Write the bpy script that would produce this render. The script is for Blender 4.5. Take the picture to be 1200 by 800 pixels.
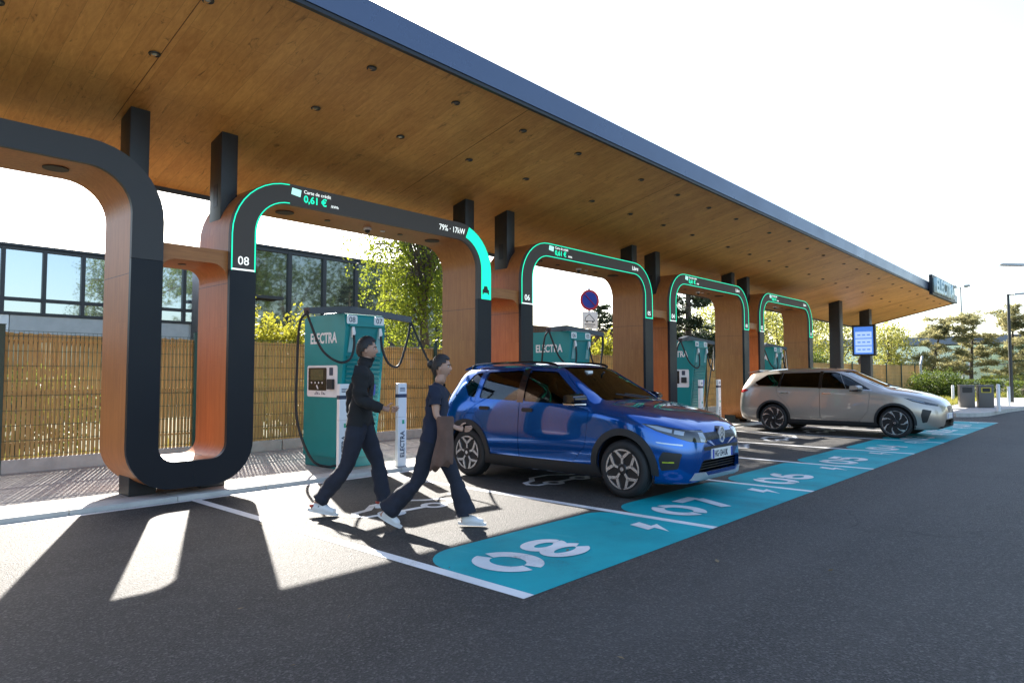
import bpy, bmesh, math, random
from mathutils import Vector, Matrix
R = math.radians
PI = math.pi
scene = bpy.context.scene
COL = scene.collection
for o in list(bpy.data.objects):
    bpy.data.objects.remove(o, do_unlink=True)

# ------------------------------------------------------------------ camera
YAW, PITCH, FPX = 42.23, 2.81, 793.9
cam_d = bpy.data.cameras.new('camera')
cam = bpy.data.objects.new('camera', cam_d)
COL.objects.link(cam)
cam.location = (0, 0, 1.34)
cam.rotation_euler = (R(90 + PITCH), 0, R(YAW - 90))
cam_d.sensor_width = 36
cam_d.lens = FPX / 1200 * 36
cam_d.clip_start = 0.05
cam_d.clip_end = 3000
scene.camera = cam

# ------------------------------------------------------------------ daylight
SUN_AZ = math.atan2(1.0, 0.452)          # direction towards the sun, in the xy plane
SUN_EL = math.atan(0.68 / math.hypot(1.0, 0.452))
world = bpy.data.worlds.new('World')
scene.world = world
world.use_nodes = True
wn = world.node_tree
wn.nodes.clear()
w_out = wn.nodes.new('ShaderNodeOutputWorld')
w_bg = wn.nodes.new('ShaderNodeBackground')
w_sky = wn.nodes.new('ShaderNodeTexSky')
w_sky.sky_type = 'NISHITA'
w_sky.sun_disc = False
w_sky.sun_elevation = SUN_EL
w_sky.sun_rotation = PI / 2 - SUN_AZ
w_sky.air_density = 1.0
w_sky.dust_density = 1.6
w_sky.ozone_density = 1.0
w_bg.inputs['Strength'].default_value = 0.112
wn.links.new(w_sky.outputs[0], w_bg.inputs[0])
wn.links.new(w_bg.outputs[0], w_out.inputs[0])

sun_d = bpy.data.lights.new('sun', 'SUN')
sun_d.energy = 5.0
sun_d.angle = R(0.55)
sun_d.color = (1.0, 0.945, 0.86)
sun = bpy.data.objects.new('sun', sun_d)
COL.objects.link(sun)
sv = Vector((math.cos(SUN_AZ) * math.cos(SUN_EL), math.sin(SUN_AZ) * math.cos(SUN_EL), math.sin(SUN_EL)))
sun.rotation_euler = sv.to_track_quat('Z', 'Y').to_euler()
sun.location = sv * 60

vs = scene.view_settings
vs.view_transform = 'Standard'
vs.look = 'None'
vs.gamma = 1
vs.exposure = 2.0
vs.use_curve_mapping = False
scene.cycles.max_bounces = 8
scene.cycles.diffuse_bounces = 4
scene.cycles.glossy_bounces = 4
scene.cycles.transmission_bounces = 6
scene.cycles.transparent_max_bounces = 8
scene.cycles.sample_clamp_indirect = 8.0
scene.cycles.use_denoising = True

# ------------------------------------------------------------------ helpers
def tag(o, label=None, cat=None, group=None, kind=None):
    if label: o['label'] = label
    if cat: o['category'] = cat
    if group: o['group'] = group
    if kind: o['kind'] = kind
    return o

def thing(name, label, cat, loc=(0, 0, 0), rz=0.0, group=None):
    o = bpy.data.objects.new(name, None)
    o.empty_display_size = 0.2
    COL.objects.link(o)
    o.location = loc
    o.rotation_euler = (0, 0, rz)
    return tag(o, label, cat, group)

def shade(me, angle=35):
    me.polygons.foreach_set('use_smooth', [True] * len(me.polygons))
    try:
        me.set_sharp_from_angle(angle=R(angle))
    except Exception:
        pass

def obj(name, src, m, parent=None, smooth=None, loc=None):
    """bmesh or mesh -> ONE linked mesh object"""
    if isinstance(src, bmesh.types.BMesh):
        me = bpy.data.meshes.new(name)
        bmesh.ops.recalc_face_normals(src, faces=src.faces)
        src.to_mesh(me)
        src.free()
    else:
        me = src
        me.name = name
    ms = m if isinstance(m, (list, tuple)) else [m]
    me.materials.clear()
    for x in ms:
        me.materials.append(x)
    if smooth is not None:
        shade(me, smooth)
    o = bpy.data.objects.new(name, me)
    COL.objects.link(o)
    if parent: o.parent = parent
    if loc: o.location = loc
    return o

def copy_tree(o, parent=None):
    c = o.copy()
    COL.objects.link(c)
    if parent: c.parent = parent
    for ch in list(o.children):
        copy_tree(ch, c)
    return c

def B(): return bmesh.new()

def box(bm, x0, x1, y0, y1, z0, z1, bev=0.0, mi=0):
    vs_ = [bm.verts.new((x, y, z)) for z in (z0, z1) for y in (y0, y1) for x in (x0, x1)]
    fs = []
    for q in ((0, 2, 3, 1), (4, 5, 7, 6), (0, 1, 5, 4), (2, 6, 7, 3), (0, 4, 6, 2), (1, 3, 7, 5)):
        f = bm.faces.new([vs_[i] for i in q]); f.material_index = mi; fs.append(f)
    if bev > 0:
        es = list({e for f in fs for e in f.edges})
        bmesh.ops.bevel(bm, geom=es, offset=bev, segments=2, affect='EDGES', profile=0.5)
    return vs_

def mbox(x0, x1, y0, y1, z0, z1, bev=0.0):
    bm = B(); box(bm, x0, x1, y0, y1, z0, z1, bev); return bm

def bar(bm, a, b, w, h, up=(0, 0, 1), mi=0):
    """rectangular bar from a to b"""
    a, b = Vector(a), Vector(b)
    d = (b - a).normalized()
    s = d.cross(Vector(up))
    if s.length < 1e-4: s = d.cross(Vector((1, 0, 0)))
    s.normalize(); u = s.cross(d).normalized()
    vs_ = [bm.verts.new(p + s * (sx * w / 2) + u * (su * h / 2)) for p in (a, b) for (sx, su) in ((-1, -1), (1, -1), (1, 1), (-1, 1))]
    for q in ((3, 2, 1, 0), (4, 5, 6, 7), (0, 1, 5, 4), (1, 2, 6, 5), (2, 3, 7, 6), (3, 0, 4, 7)):
        f = bm.faces.new([vs_[i] for i in q]); f.material_index = mi

def tube(bm, pts, r, n=8, cap=True, mi=0):
    pts = [Vector(p) for p in pts]
    rs = r if isinstance(r, (list, tuple)) else [r] * len(pts)
    rings = []; prev = None
    for i, p in enumerate(pts):
        t = (pts[min(i + 1, len(pts) - 1)] - pts[max(i - 1, 0)]).normalized()
        if prev is None:
            a = t.cross(Vector((0, 0, 1)))
            if a.length < 1e-3: a = t.cross(Vector((1, 0, 0)))
        else:
            a = prev - t * prev.dot(t)
        a.normalize(); prev = a
        b = t.cross(a)
        rings.append([bm.verts.new(p + (a * math.cos(2 * PI * k / n) + b * math.sin(2 * PI * k / n)) * rs[i]) for k in range(n)])
    for i in range(len(rings) - 1):
        for k in range(n):
            f = bm.faces.new([rings[i][k], rings[i][(k + 1) % n], rings[i + 1][(k + 1) % n], rings[i + 1][k]]); f.material_index = mi
    if cap:
        bm.faces.new(rings[0][::-1]).material_index = mi
        bm.faces.new(rings[-1]).material_index = mi

def cyl(bm, c, r, h, n=24, axis='Z', r2=None, mi=0):
    r2 = r if r2 is None else r2
    ax = {'X': Vector((1, 0, 0)), 'Y': Vector((0, 1, 0)), 'Z': Vector((0, 0, 1))}[axis]
    c = Vector(c)
    tube(bm, [c, c + ax * h], [r, r2], n, True, mi)

def lathe(bm, prof, n=32, axis='Z', org=(0, 0, 0), mi=0):
    """prof: list of (radius, along)"""
    org = Vector(org); rings = []
    for r, h in prof:
        ring = []
        for k in range(n):
            a = 2 * PI * k / n
            c, s = r * math.cos(a), r * math.sin(a)
            v = {'Z': (c, s, h), 'Y': (c, h, s), 'X': (h, c, s)}[axis]
            ring.append(bm.verts.new(org + Vector(v)))
        rings.append(ring)
    for i in range(len(rings) - 1):
        for k in range(n):
            f = bm.faces.new([rings[i][k], rings[i][(k + 1) % n], rings[i + 1][(k + 1) % n], rings[i + 1][k]]); f.material_index = mi
    for ring in (rings[0], rings[-1]):
        try: bm.faces.new(ring).material_index = mi
        except ValueError: pass

def prism(bm, pts, d0, d1, axis='Y', mi=0):
    """closed 2D outline extruded along axis from d0 to d1; pts (a,b) -> Y:(x,z) Z:(x,y) X:(y,z)"""
    def mk(p, d):
        return {'Y': (p[0], d, p[1]), 'Z': (p[0], p[1], d), 'X': (d, p[0], p[1])}[axis]
    a = [bm.verts.new(mk(p, d0)) for p in pts]
    b = [bm.verts.new(mk(p, d1)) for p in pts]
    n = len(pts)
    bm.faces.new(a).material_index = mi
    bm.faces.new(b[::-1]).material_index = mi
    for i in range(n):
        f = bm.faces.new([a[i], b[i], b[(i + 1) % n], a[(i + 1) % n]]); f.material_index = mi

def band(bm, P, Q, d0, d1, axis='Y', mi=0, cap=True):
    """solid strip between polylines P and Q (equal counts), extruded d0..d1"""
    def mk(p, d):
        return {'Y': (p[0], d, p[1]), 'Z': (p[0], p[1], d), 'X': (d, p[0], p[1])}[axis]
    rows = [[bm.verts.new(mk(p, d)) for p in L] for L in (P, Q) for d in (d0, d1)]
    n = len(P)
    p0, p1, q0, q1 = rows
    for i in range(n - 1):
        for A_, B_ in ((p0, q0), (q1, p1), (p1, p0), (q0, q1)):
            bm.faces.new([A_[i], A_[i + 1], B_[i + 1], B_[i]]).material_index = mi
    if cap:
        for i in (0, n - 1):
            bm.faces.new([p0[i], q0[i], q1[i], p1[i]]).material_index = mi

def arc(cx, cz, r, a0, a1, n=8):
    return [(cx + r * math.cos(R(a0 + (a1 - a0) * i / n)), cz + r * math.sin(R(a0 + (a1 - a0) * i / n))) for i in range(n + 1)]

def rrect(x0, x1, z0, z1, r, n=5):
    return (arc(x1 - r, z1 - r, r, 0, 90, n) + arc(x0 + r, z1 - r, r, 90, 180, n) +
            arc(x0 + r, z0 + r, r, 180, 270, n) + arc(x1 - r, z0 + r, r, 270, 360, n))

_fonts = {}
def text(name, s, size, m, parent, loc, rot=(R(90), 0, 0), ext=0.001, align='LEFT', sx=1.0, bold=0.0, space=1.0):
    """flat lettering as a real mesh (mesh text stands in its own xy plane, rotated by rot)"""
    cu = bpy.data.curves.new(name, 'FONT')
    cu.body = s; cu.size = size; cu.extrude = ext; cu.align_x = align; cu.offset = bold
    cu.space_character = space; cu.resolution_u = 3
    t = bpy.data.objects.new('tmp_text', cu)
    COL.objects.link(t)
    dg = bpy.context.evaluated_depsgraph_get()
    me = bpy.data.meshes.new_from_object(t.evaluated_get(dg))
    bpy.data.objects.remove(t, do_unlink=True)
    bpy.data.curves.remove(cu)
    me.transform(Matrix.Translation(loc) @ Matrix.Rotation(rot[2], 4, 'Z') @ Matrix.Rotation(rot[1], 4, 'Y') @ Matrix.Rotation(rot[0], 4, 'X') @ Matrix.Diagonal((sx, 1, 1, 1)))
    return obj(name, me, m, parent)

# ------------------------------------------------------------------ materials
def nodes_of(name):
    m = bpy.data.materials.new(name)
    m.use_nodes = True
    nt = m.node_tree
    b = nt.nodes['Principled BSDF']
    return m, nt, b

def N(nt, typ, **kw):
    n = nt.nodes.new(typ)
    for k, v in kw.items():
        if k in n.inputs: n.inputs[k].default_value = v
        else: setattr(n, k, v)
    return n

def mat(name, col, rough=0.5, metal=0.0, spec=0.5, coat=0.0, var=0.0, vscale=3.0, emit=None, estr=0.0, bump=0.0, bscale=60.0, rvar=0.0):
    m, nt, b = nodes_of(name)
    b.inputs['Base Color'].default_value = (*col, 1)
    b.inputs['Roughness'].default_value = rough
    b.inputs['Metallic'].default_value = metal
    b.inputs['Specular IOR Level'].default_value = spec
    b.inputs['Coat Weight'].default_value = coat
    b.inputs['Coat Roughness'].default_value = 0.03
    if emit:
        b.inputs['Emission Color'].default_value = (*emit, 1)
        b.inputs['Emission Strength'].default_value = estr
    if var or bump or rvar:
        tc = N(nt, 'ShaderNodeTexCoord')
    if var or rvar:
        nz = N(nt, 'ShaderNodeTexNoise', Scale=vscale, Detail=6.0, Roughness=0.6)
        nt.links.new(tc.outputs['Object'], nz.inputs['Vector'])
    if var:
        rp = N(nt, 'ShaderNodeValToRGB')
        lo, hi = [max(0, c * (1 - var)) for c in col], [min(1, c * (1 + var)) for c in col]
        rp.color_ramp.elements[0].position = 0.3; rp.color_ramp.elements[1].position = 0.7
        rp.color_ramp.elements[0].color = (*lo, 1); rp.color_ramp.elements[1].color = (*hi, 1)
        nt.links.new(nz.outputs[0], rp.inputs[0]); nt.links.new(rp.outputs[0], b.inputs['Base Color'])
    if rvar:
        mp = N(nt, 'ShaderNodeMapRange')
        mp.inputs['From Min'].default_value = 0.3; mp.inputs['From Max'].default_value = 0.7
        mp.inputs['To Min'].default_value = max(0, rough - rvar); mp.inputs['To Max'].default_value = min(1, rough + rvar)
        nt.links.new(nz.outputs[0], mp.inputs['Value']); nt.links.new(mp.outputs[0], b.inputs['Roughness'])
    if bump:
        n2 = N(nt, 'ShaderNodeTexNoise', Scale=bscale, Detail=4.0)
        nt.links.new(tc.outputs['Object'], n2.inputs['Vector'])
        bp = N(nt, 'ShaderNodeBump', Strength=bump, Distance=0.01)
        nt.links.new(n2.outputs[0], bp.inputs['Height']); nt.links.new(bp.outputs[0], b.inputs['Normal'])
    return m

def mix_col(nt, fac, a, c):
    mx = N(nt, 'ShaderNodeMix', data_type='RGBA')
    for sock, v in ((mx.inputs[0], fac), (mx.inputs[6], a), (mx.inputs[7], c)):
        if hasattr(v, 'is_linked'): nt.links.new(v, sock)
        elif isinstance(v, (int, float)): sock.default_value = v
        else: sock.default_value = (*v, 1)
    return mx.outputs[2]

def math_n(nt, op, a, c=None, clamp=False):
    n = N(nt, 'ShaderNodeMath', operation=op, use_clamp=clamp)
    for i, v in enumerate((a, c)):
        if v is None: continue
        if hasattr(v, 'is_linked'): nt.links.new(v, n.inputs[i])
        else: n.inputs[i].default_value = v
    return n.outputs[0]

def ramp(nt, src, stops):
    rp = N(nt, 'ShaderNodeValToRGB')
    el = rp.color_ramp.elements
    while len(el) < len(stops): el.new(0.5)
    for e, (p, c) in zip(el, stops):
        e.position = p; e.color = (*c, 1) if len(c) == 3 else c
    nt.links.new(src, rp.inputs[0])
    return rp.outputs[0]

def mapped(nt, scale=(1, 1, 1), rot=(0, 0, 0), coord='Object'):
    tc = N(nt, 'ShaderNodeTexCoord'); mp = N(nt, 'ShaderNodeMapping')
    mp.inputs['Scale'].default_value = scale; mp.inputs['Rotation'].default_value = rot
    nt.links.new(tc.outputs[coord], mp.inputs['Vector'])
    return mp.outputs['Vector']

def noise(nt, vec, scale, detail=4.0, rough=0.55, dist=0.0):
    n = N(nt, 'ShaderNodeTexNoise', Scale=scale, Detail=detail, Roughness=rough, Distortion=dist)
    nt.links.new(vec, n.inputs['Vector'])
    return n.outputs[0]

def ramp1(nt, src, a, c):
    mp = N(nt, 'ShaderNodeMapRange'); mp.inputs['From Min'].default_value = a; mp.inputs['From Max'].default_value = c
    nt.links.new(src, mp.inputs['Value'])
    return mp.outputs[0]

def asphalt_mat(name, lo, hi, scale=1.0):
    m, nt, b = nodes_of(name)
    v = mapped(nt)
    big = noise(nt, v, 0.35, 5, 0.6)
    mid = noise(nt, v, 6.0, 4, 0.6)
    fine = noise(nt, v, 62.0, 4, 0.75)
    vor = N(nt, 'ShaderNodeTexVoronoi', Scale=95.0)
    nt.links.new(v, vor.inputs['Vector'])
    f = math_n(nt, 'ADD', math_n(nt, 'MULTIPLY', big, 0.25), math_n(nt, 'ADD', math_n(nt, 'MULTIPLY', mid, 0.15), math_n(nt, 'MULTIPLY', fine, 0.6)))
    base = ramp(nt, f, [(0.40, lo), (0.60, hi)])
    # pale stones in the binder
    sp = ramp(nt, vor.outputs['Color'], [(0.62, (0, 0, 0)), (0.92, (1, 1, 1))])
    sep = N(nt, 'ShaderNodeSeparateColor'); nt.links.new(sp, sep.inputs[0])
    base = mix_col(nt, math_n(nt, 'MULTIPLY', sep.outputs[0], 0.55), base, [min(1, c * 2.6 + 0.03) for c in hi])
    # dark oil and tyre stains, short bits of dry grass and dirt
    st = ramp(nt, noise(nt, mapped(nt, (1.0, 0.35, 1)), 0.8, 5, 0.65), [(0.60, (0, 0, 0)), (0.75, (1, 1, 1))])
    sep2 = N(nt, 'ShaderNodeSeparateColor'); nt.links.new(st, sep2.inputs[0])
    base = mix_col(nt, math_n(nt, 'MULTIPLY', sep2.outputs[0], 0.35), base, [c * 0.45 for c in lo])
    # faint wheel tracks along the road, patches and hairline cracks
    tr = noise(nt, mapped(nt, (0.03, 0.75, 1)), 1.0, 3, 0.5)
    base = mix_col(nt, math_n(nt, 'MULTIPLY', ramp1(nt, tr, 0.50, 0.70), 0.35), base, [c * 1.9 for c in hi])
    vc = N(nt, 'ShaderNodeTexVoronoi', Scale=0.22, feature='DISTANCE_TO_EDGE')
    wv = N(nt, 'ShaderNodeVectorMath', operation='ADD')
    nz3 = N(nt, 'ShaderNodeTexNoise', Scale=1.3, Detail=6.0); nt.links.new(v, nz3.inputs['Vector'])
    nt.links.new(v, wv.inputs[0]); nt.links.new(nz3.outputs['Color'], wv.inputs[1]); nt.links.new(wv.outputs[0], vc.inputs['Vector'])
    cr = ramp1(nt, vc.outputs['Distance'], 0.0042, 0.0010)
    base = mix_col(nt, math_n(nt, 'MULTIPLY', math_n(nt, 'MULTIPLY', cr, ramp1(nt, noise(nt, v, 0.5, 2), 0.50, 0.62)), 0.8), base, [c * 0.25 for c in lo])
    nt.links.new(base, b.inputs['Base Color'])
    b.inputs['Roughness'].default_value = 0.70
    b.inputs['Specular IOR Level'].default_value = 0.32
    bp = N(nt, 'ShaderNodeBump', Strength=0.8, Distance=0.008)
    h = math_n(nt, 'ADD', vor.outputs['Distance'], math_n(nt, 'MULTIPLY', fine, 1.2))
    nt.links.new(h, bp.inputs['Height']); nt.links.new(bp.outputs[0], b.inputs['Normal'])
    return m

def paint_mat(name, col, wear=0.35, rough=0.5, wear_col=(0.10, 0.10, 0.10)):
    """road paint with worn specks through which the asphalt shows"""
    m, nt, b = nodes_of(name)
    v = mapped(nt)
    a = noise(nt, v, 2.2, 6, 0.7); c = noise(nt, v, 70.0, 3, 0.6)
    f = math_n(nt, 'ADD', math_n(nt, 'MULTIPLY', a, 0.6), math_n(nt, 'MULTIPLY', c, 0.4))
    w = ramp(nt, f, [(0.36 , (1, 1, 1)), (0.44, (0, 0, 0))])
    sep = N(nt, 'ShaderNodeSeparateColor'); nt.links.new(w, sep.inputs[0])
    tone = ramp(nt, noise(nt, v, 1.1, 5, 0.6), [(0.35, [x * 0.80 for x in col]), (0.65, [min(1, x * 1.08) for x in col])])
    base = mix_col(nt, math_n(nt, 'MULTIPLY', sep.outputs[0], wear), tone, wear_col)
    # pale rubbed streaks and dark tyre marks across the paint
    rub = ramp1(nt, noise(nt, mapped(nt, (2.6, 0.55, 1), (0, 0, 0.5)), 1.0, 6, 0.7), 0.60, 0.80)
    base = mix_col(nt, math_n(nt, 'MULTIPLY', rub, 0.30), base, [min(0.8, x * 1.1 + 0.12) for x in col])
    tyr = ramp1(nt, noise(nt, mapped(nt, (3.0, 0.18, 1), (0, 0, -0.06)), 1.0, 4, 0.6), 0.58, 0.74)
    base = mix_col(nt, math_n(nt, 'MULTIPLY', tyr, 0.28), base, [x * 0.35 for x in col])
    nt.links.new(base, b.inputs['Base Color'])
    b.inputs['Roughness'].default_value = rough; b.inputs['Specular IOR Level'].default_value = 0.22
    bp = N(nt, 'ShaderNodeBump', Strength=0.35, Distance=0.004)
    nt.links.new(noise(nt, v, 130.0, 3, 0.7), bp.inputs['Height']); nt.links.new(bp.outputs[0], b.inputs['Normal'])
    return m

def wood_mat(name, dark, light, rot=(0, 0, 0), plank=0.14, length=2.4, seam=0.5, knots=0.5, rough=0.5, scale=1.0, spec=0.4):
    """boards running along local X after rot: brick pattern gives each board its own tone, stretched noise its grain"""
    m, nt, b = nodes_of(name)
    v = mapped(nt, (1, 1, 1), rot)
    br = N(nt, 'ShaderNodeTexBrick')
    br.offset = 0.37; br.offset_frequency = 2
    br.inputs['Scale'].default_value = 1.0
    br.inputs['Brick Width'].default_value = length
    br.inputs['Row Height'].default_value = plank
    br.inputs['Mortar Size'].default_value = 0.0022
    br.inputs['Mortar Smooth'].default_value = 0.1
    br.inputs['Color1'].default_value = (0.0, 0.0, 0.0, 1); br.inputs['Color2'].default_value = (1, 1, 1, 1)
    br.inputs['Mortar'].default_value = (0.5, 0.5, 0.5, 1)
    nt.links.new(v, br.inputs['Vector'])
    tone = N(nt, 'ShaderNodeSeparateColor'); nt.links.new(br.outputs['Color'], tone.inputs[0])
    mp = N(nt, 'ShaderNodeMapping'); mp.inputs['Scale'].default_value = (1.4 * scale, 26.0 * scale, 26.0 * scale)
    nt.links.new(v, mp.inputs['Vector'])
    off = N(nt, 'ShaderNodeVectorMath', operation='ADD')
    cmb = N(nt, 'ShaderNodeCombineXYZ'); nt.links.new(math_n(nt, 'MULTIPLY', tone.outputs[0], 37.0), cmb.inputs[0])
    nt.links.new(mp.outputs[0], off.inputs[0]); nt.links.new(cmb.outputs[0], off.inputs[1])
    grain = noise(nt, off.outputs[0], 1.0, 6, 0.65, 0.6)
    blot = noise(nt, v, 1.3, 5, 0.6)
    f = math_n(nt, 'ADD', math_n(nt, 'MULTIPLY', grain, 0.55), math_n(nt, 'ADD', math_n(nt, 'MULTIPLY', tone.outputs[0], 0.13), math_n(nt, 'MULTIPLY', blot, 0.35)))
    base = ramp(nt, f, [(0.30, dark), (0.55, [(a + c) / 2 for a, c in zip(dark, light)]), (0.80, light)])
    if knots:
        mk = N(nt, 'ShaderNodeMapping'); mk.inputs['Scale'].default_value = (3.2, 9.0, 9.0)
        nt.links.new(v, mk.inputs['Vector'])
        kn = noise(nt, mk.outputs[0], 1.0, 5, 0.7, 1.2)
        kr = ramp(nt, kn, [(0.60, (0, 0, 0)), (0.72, (1, 1, 1))])
        s2 = N(nt, 'ShaderNodeSeparateColor'); nt.links.new(kr, s2.inputs[0])
        base = mix_col(nt, math_n(nt, 'MULTIPLY', s2.outputs[0], knots), base, [c * 0.35 for c in dark])
    base = mix_col(nt, math_n(nt, 'MULTIPLY', br.outputs['Fac'], seam), base, [c * 0.25 for c in dark])
    nt.links.new(base, b.inputs['Base Color'])
    b.inputs['Roughness'].default_value = rough
    b.inputs['Specular IOR Level'].default_value = spec
    bp = N(nt, 'ShaderNodeBump', Strength=0.12, Distance=0.004)
    nt.links.new(grain, bp.inputs['Height']); nt.links.new(bp.outputs[0], b.inputs['Normal'])
    return m

def glass_mat(name, tint, rough=0.02, alpha_mix=0.75):
    """window pane: a Fresnel mix of a clear tinted pass-through and a mirror"""
    m = bpy.data.materials.new(name); m.use_nodes = True
    nt = m.node_tree; nt.nodes.clear()
    out = N(nt, 'ShaderNodeOutputMaterial')
    tr = N(nt, 'ShaderNodeBsdfTransparent'); tr.inputs[0].default_value = (*tint, 1)
    gl = N(nt, 'ShaderNodeBsdfGlossy'); gl.inputs['Roughness'].default_value = rough
    gl.inputs[0].default_value = (1, 1, 1, 1)
    fr = N(nt, 'ShaderNodeFresnel'); fr.inputs[0].default_value = 1.5
    mx = N(nt, 'ShaderNodeMixShader')
    nt.links.new(math_n(nt, 'ADD', math_n(nt, 'MULTIPLY', fr.outputs[0], 0.9), 0.0, True), mx.inputs[0])
    nt.links.new(tr.outputs[0], mx.inputs[1]); nt.links.new(gl.outputs[0], mx.inputs[2])
    nt.links.new(mx.outputs[0], out.inputs[0])
    return m

def leaf_mat(name, lo, hi, trans=0.45, rough=0.5):
    m = bpy.data.materials.new(name); m.use_nodes = True
    nt = m.node_tree; nt.nodes.clear()
    out = N(nt, 'ShaderNodeOutputMaterial')
    v = mapped(nt)
    a = noise(nt, v, 0.9, 3, 0.6); c = noise(nt, v, 9.0, 2, 0.6)
    f = math_n(nt, 'ADD', math_n(nt, 'MULTIPLY', a, 0.5), math_n(nt, 'MULTIPLY', c, 0.5))
    col = ramp(nt, f, [(0.36, lo), (0.64, hi)])
    d = N(nt, 'ShaderNodeBsdfPrincipled'); d.inputs['Roughness'].default_value = rough
    d.inputs['Specular IOR Level'].default_value = 0.3
    t = N(nt, 'ShaderNodeBsdfTranslucent')
    nt.links.new(col, d.inputs['Base Color'])
    tcol = N(nt, 'ShaderNodeHueSaturation'); tcol.inputs['Value'].default_value = 1.5; tcol.inputs['Hue'].default_value = 0.485
    nt.links.new(col, tcol.inputs['Color']); nt.links.new(tcol.outputs[0], t.inputs[0])
    mx = N(nt, 'ShaderNodeMixShader'); mx.inputs[0].default_value = trans
    nt.links.new(d.outputs[0], mx.inputs[1]); nt.links.new(t.outputs[0], mx.inputs[2])
    nt.links.new(mx.outputs[0], out.inputs[0])
    return m

M = {}
M['asphalt'] = asphalt_mat('asphalt', (0.0205, 0.0192, 0.0178), (0.055, 0.0505, 0.0465))
M['white_paint'] = paint_mat('white_road_paint', (0.75, 0.74, 0.72), 0.5, 0.55)
M['blue_paint'] = paint_mat('blue_road_paint', (0.0, 0.33, 0.37), 0.4, 0.6, (0.03, 0.12, 0.13))
M['concrete'] = mat('concrete', (0.46, 0.44, 0.41), 0.85, var=0.18, vscale=4, bump=0.25, bscale=90)
M['kerb'] = mat('kerb_stone', (0.46, 0.45, 0.42), 0.8, var=0.14, vscale=6, bump=0.25, bscale=110)
M['dark_metal'] = mat('dark_metal', (0.008, 0.011, 0.017), 0.40, 0.0, 0.28, rvar=0.06, vscale=2)
M['slate_metal'] = mat('slate_metal', (0.050, 0.060, 0.078), 0.40, 0.0, 0.5, rvar=0.06, vscale=2)
M['black_steel'] = mat('black_steel', (0.013, 0.014, 0.016), 0.45, 0.0, 0.5, var=0.2, vscale=8)
M['fascia'] = mat('roof_fascia', (0.095, 0.122, 0.185), 0.30, 0.40, 0.5, rvar=0.05, vscale=1.2)
M['screen'] = mat('led_screen', (0.026, 0.025, 0.024), 0.55, 0.0, 0.4, emit=(0.45, 0.42, 0.40), estr=0.012)
M['led_green'] = mat('led_green', (0.02, 0.3, 0.2), 0.5, emit=(0.0, 0.78, 0.42), estr=0.42)
M['led_white'] = mat('led_white', (0.5, 0.5, 0.5), 0.5, emit=(0.9, 1.0, 0.97), estr=0.30)
M['led_mint'] = mat('led_mint', (0.3, 0.6, 0.5), 0.5, emit=(0.45, 0.92, 0.82), estr=0.26)
M['soffit'] = wood_mat('soffit_plywood', (0.46, 0.195, 0.042), (0.86, 0.46, 0.125), (0, 0, R(90)), 0.16, 1.9, 0.35, 0.85, 0.5)
M['wood_v'] = wood_mat('wood_cladding', (0.25, 0.082, 0.022), (0.54, 0.215, 0.065), (0, R(90), 0), 0.42, 3.0, 0.25, 0.3, 0.45)
M['wood_h'] = wood_mat('wood_lining', (0.27, 0.095, 0.026), (0.58, 0.25, 0.08), (0, 0, 0), 0.42, 3.0, 0.25, 0.25, 0.45)
M['black_plastic'] = mat('black_plastic', (0.012, 0.012, 0.013), 0.45, var=0.2, vscale=12)
M['rubber'] = mat('black_rubber', (0.014, 0.014, 0.015), 0.65, bump=0.1, bscale=200)
M['white_metal'] = mat('white_lacquer', (0.74, 0.74, 0.73), 0.4, var=0.05, vscale=5)
M['teal'] = mat('teal_lacquer', (0.0, 0.215, 0.215), 0.42, 0.0, 0.35, coat=0.08, var=0.06, vscale=2.5)
M['teal_dark'] = mat('teal_shutter', (0.0, 0.175, 0.18), 0.45)
M['teal_pale'] = mat('pale_teal_panel', (0.22, 0.42, 0.42), 0.4)
M['navy_print'] = mat('navy_print', (0.03, 0.04, 0.07), 0.5)
M['green_steel'] = mat('dark_green_steel', (0.012, 0.05, 0.04), 0.4)
M['lens'] = mat('lamp_lens', (0.18, 0.18, 0.17), 0.15)
M['galv'] = mat('galvanised_steel', (0.34, 0.35, 0.36), 0.45, 0.7, var=0.15, vscale=6)
# ================================================================== THE GROUND
BAY, X0, YF, YB = 2.5, 3.15, 2.72, 7.50          # bay width, first line, front edge of the paint, kerb
def sheet(name, pts, z, m, parent=None, kind='structure', thick=0.0):
    bm = B()
    bm.faces.new([bm.verts.new((x, y, z)) for x, y in pts])
    o = obj(name, bm, m, parent)
    if kind and not parent: o['kind'] = kind
    return o

def grass_ground():
    m, nt, b = nodes_of('grass_ground')
    v = mapped(nt)
    f = math_n(nt, 'ADD', math_n(nt, 'MULTIPLY', noise(nt, v, 0.25, 5), 0.6), math_n(nt, 'MULTIPLY', noise(nt, v, 14, 4, 0.7), 0.4))
    nt.links.new(ramp(nt, f, [(0.35, (0.05, 0.055, 0.018)), (0.65, (0.13, 0.13, 0.04))]), b.inputs['Base Color'])
    b.inputs['Roughness'].default_value = 0.9
    return m
M['grass_ground'] = grass_ground()
bm = B()
bmesh.ops.create_grid(bm, x_segments=8, y_segments=8, size=900)
o = obj('ground', bm, M['grass_ground']); o['kind'] = 'structure'; o.location = (0, 0, -0.012)

# asphalt: road and bays in one sheet, with the pavement corner at the far right left out by lying under it
sheet('road', [(-70, -45), (140, -45), (140, 2.0), (70, 2.2), (40, 2.6), (33, 3.2), (25.4, YB + 0.02), (-70, YB + 0.02)], 0.0, M['asphalt'])

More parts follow.
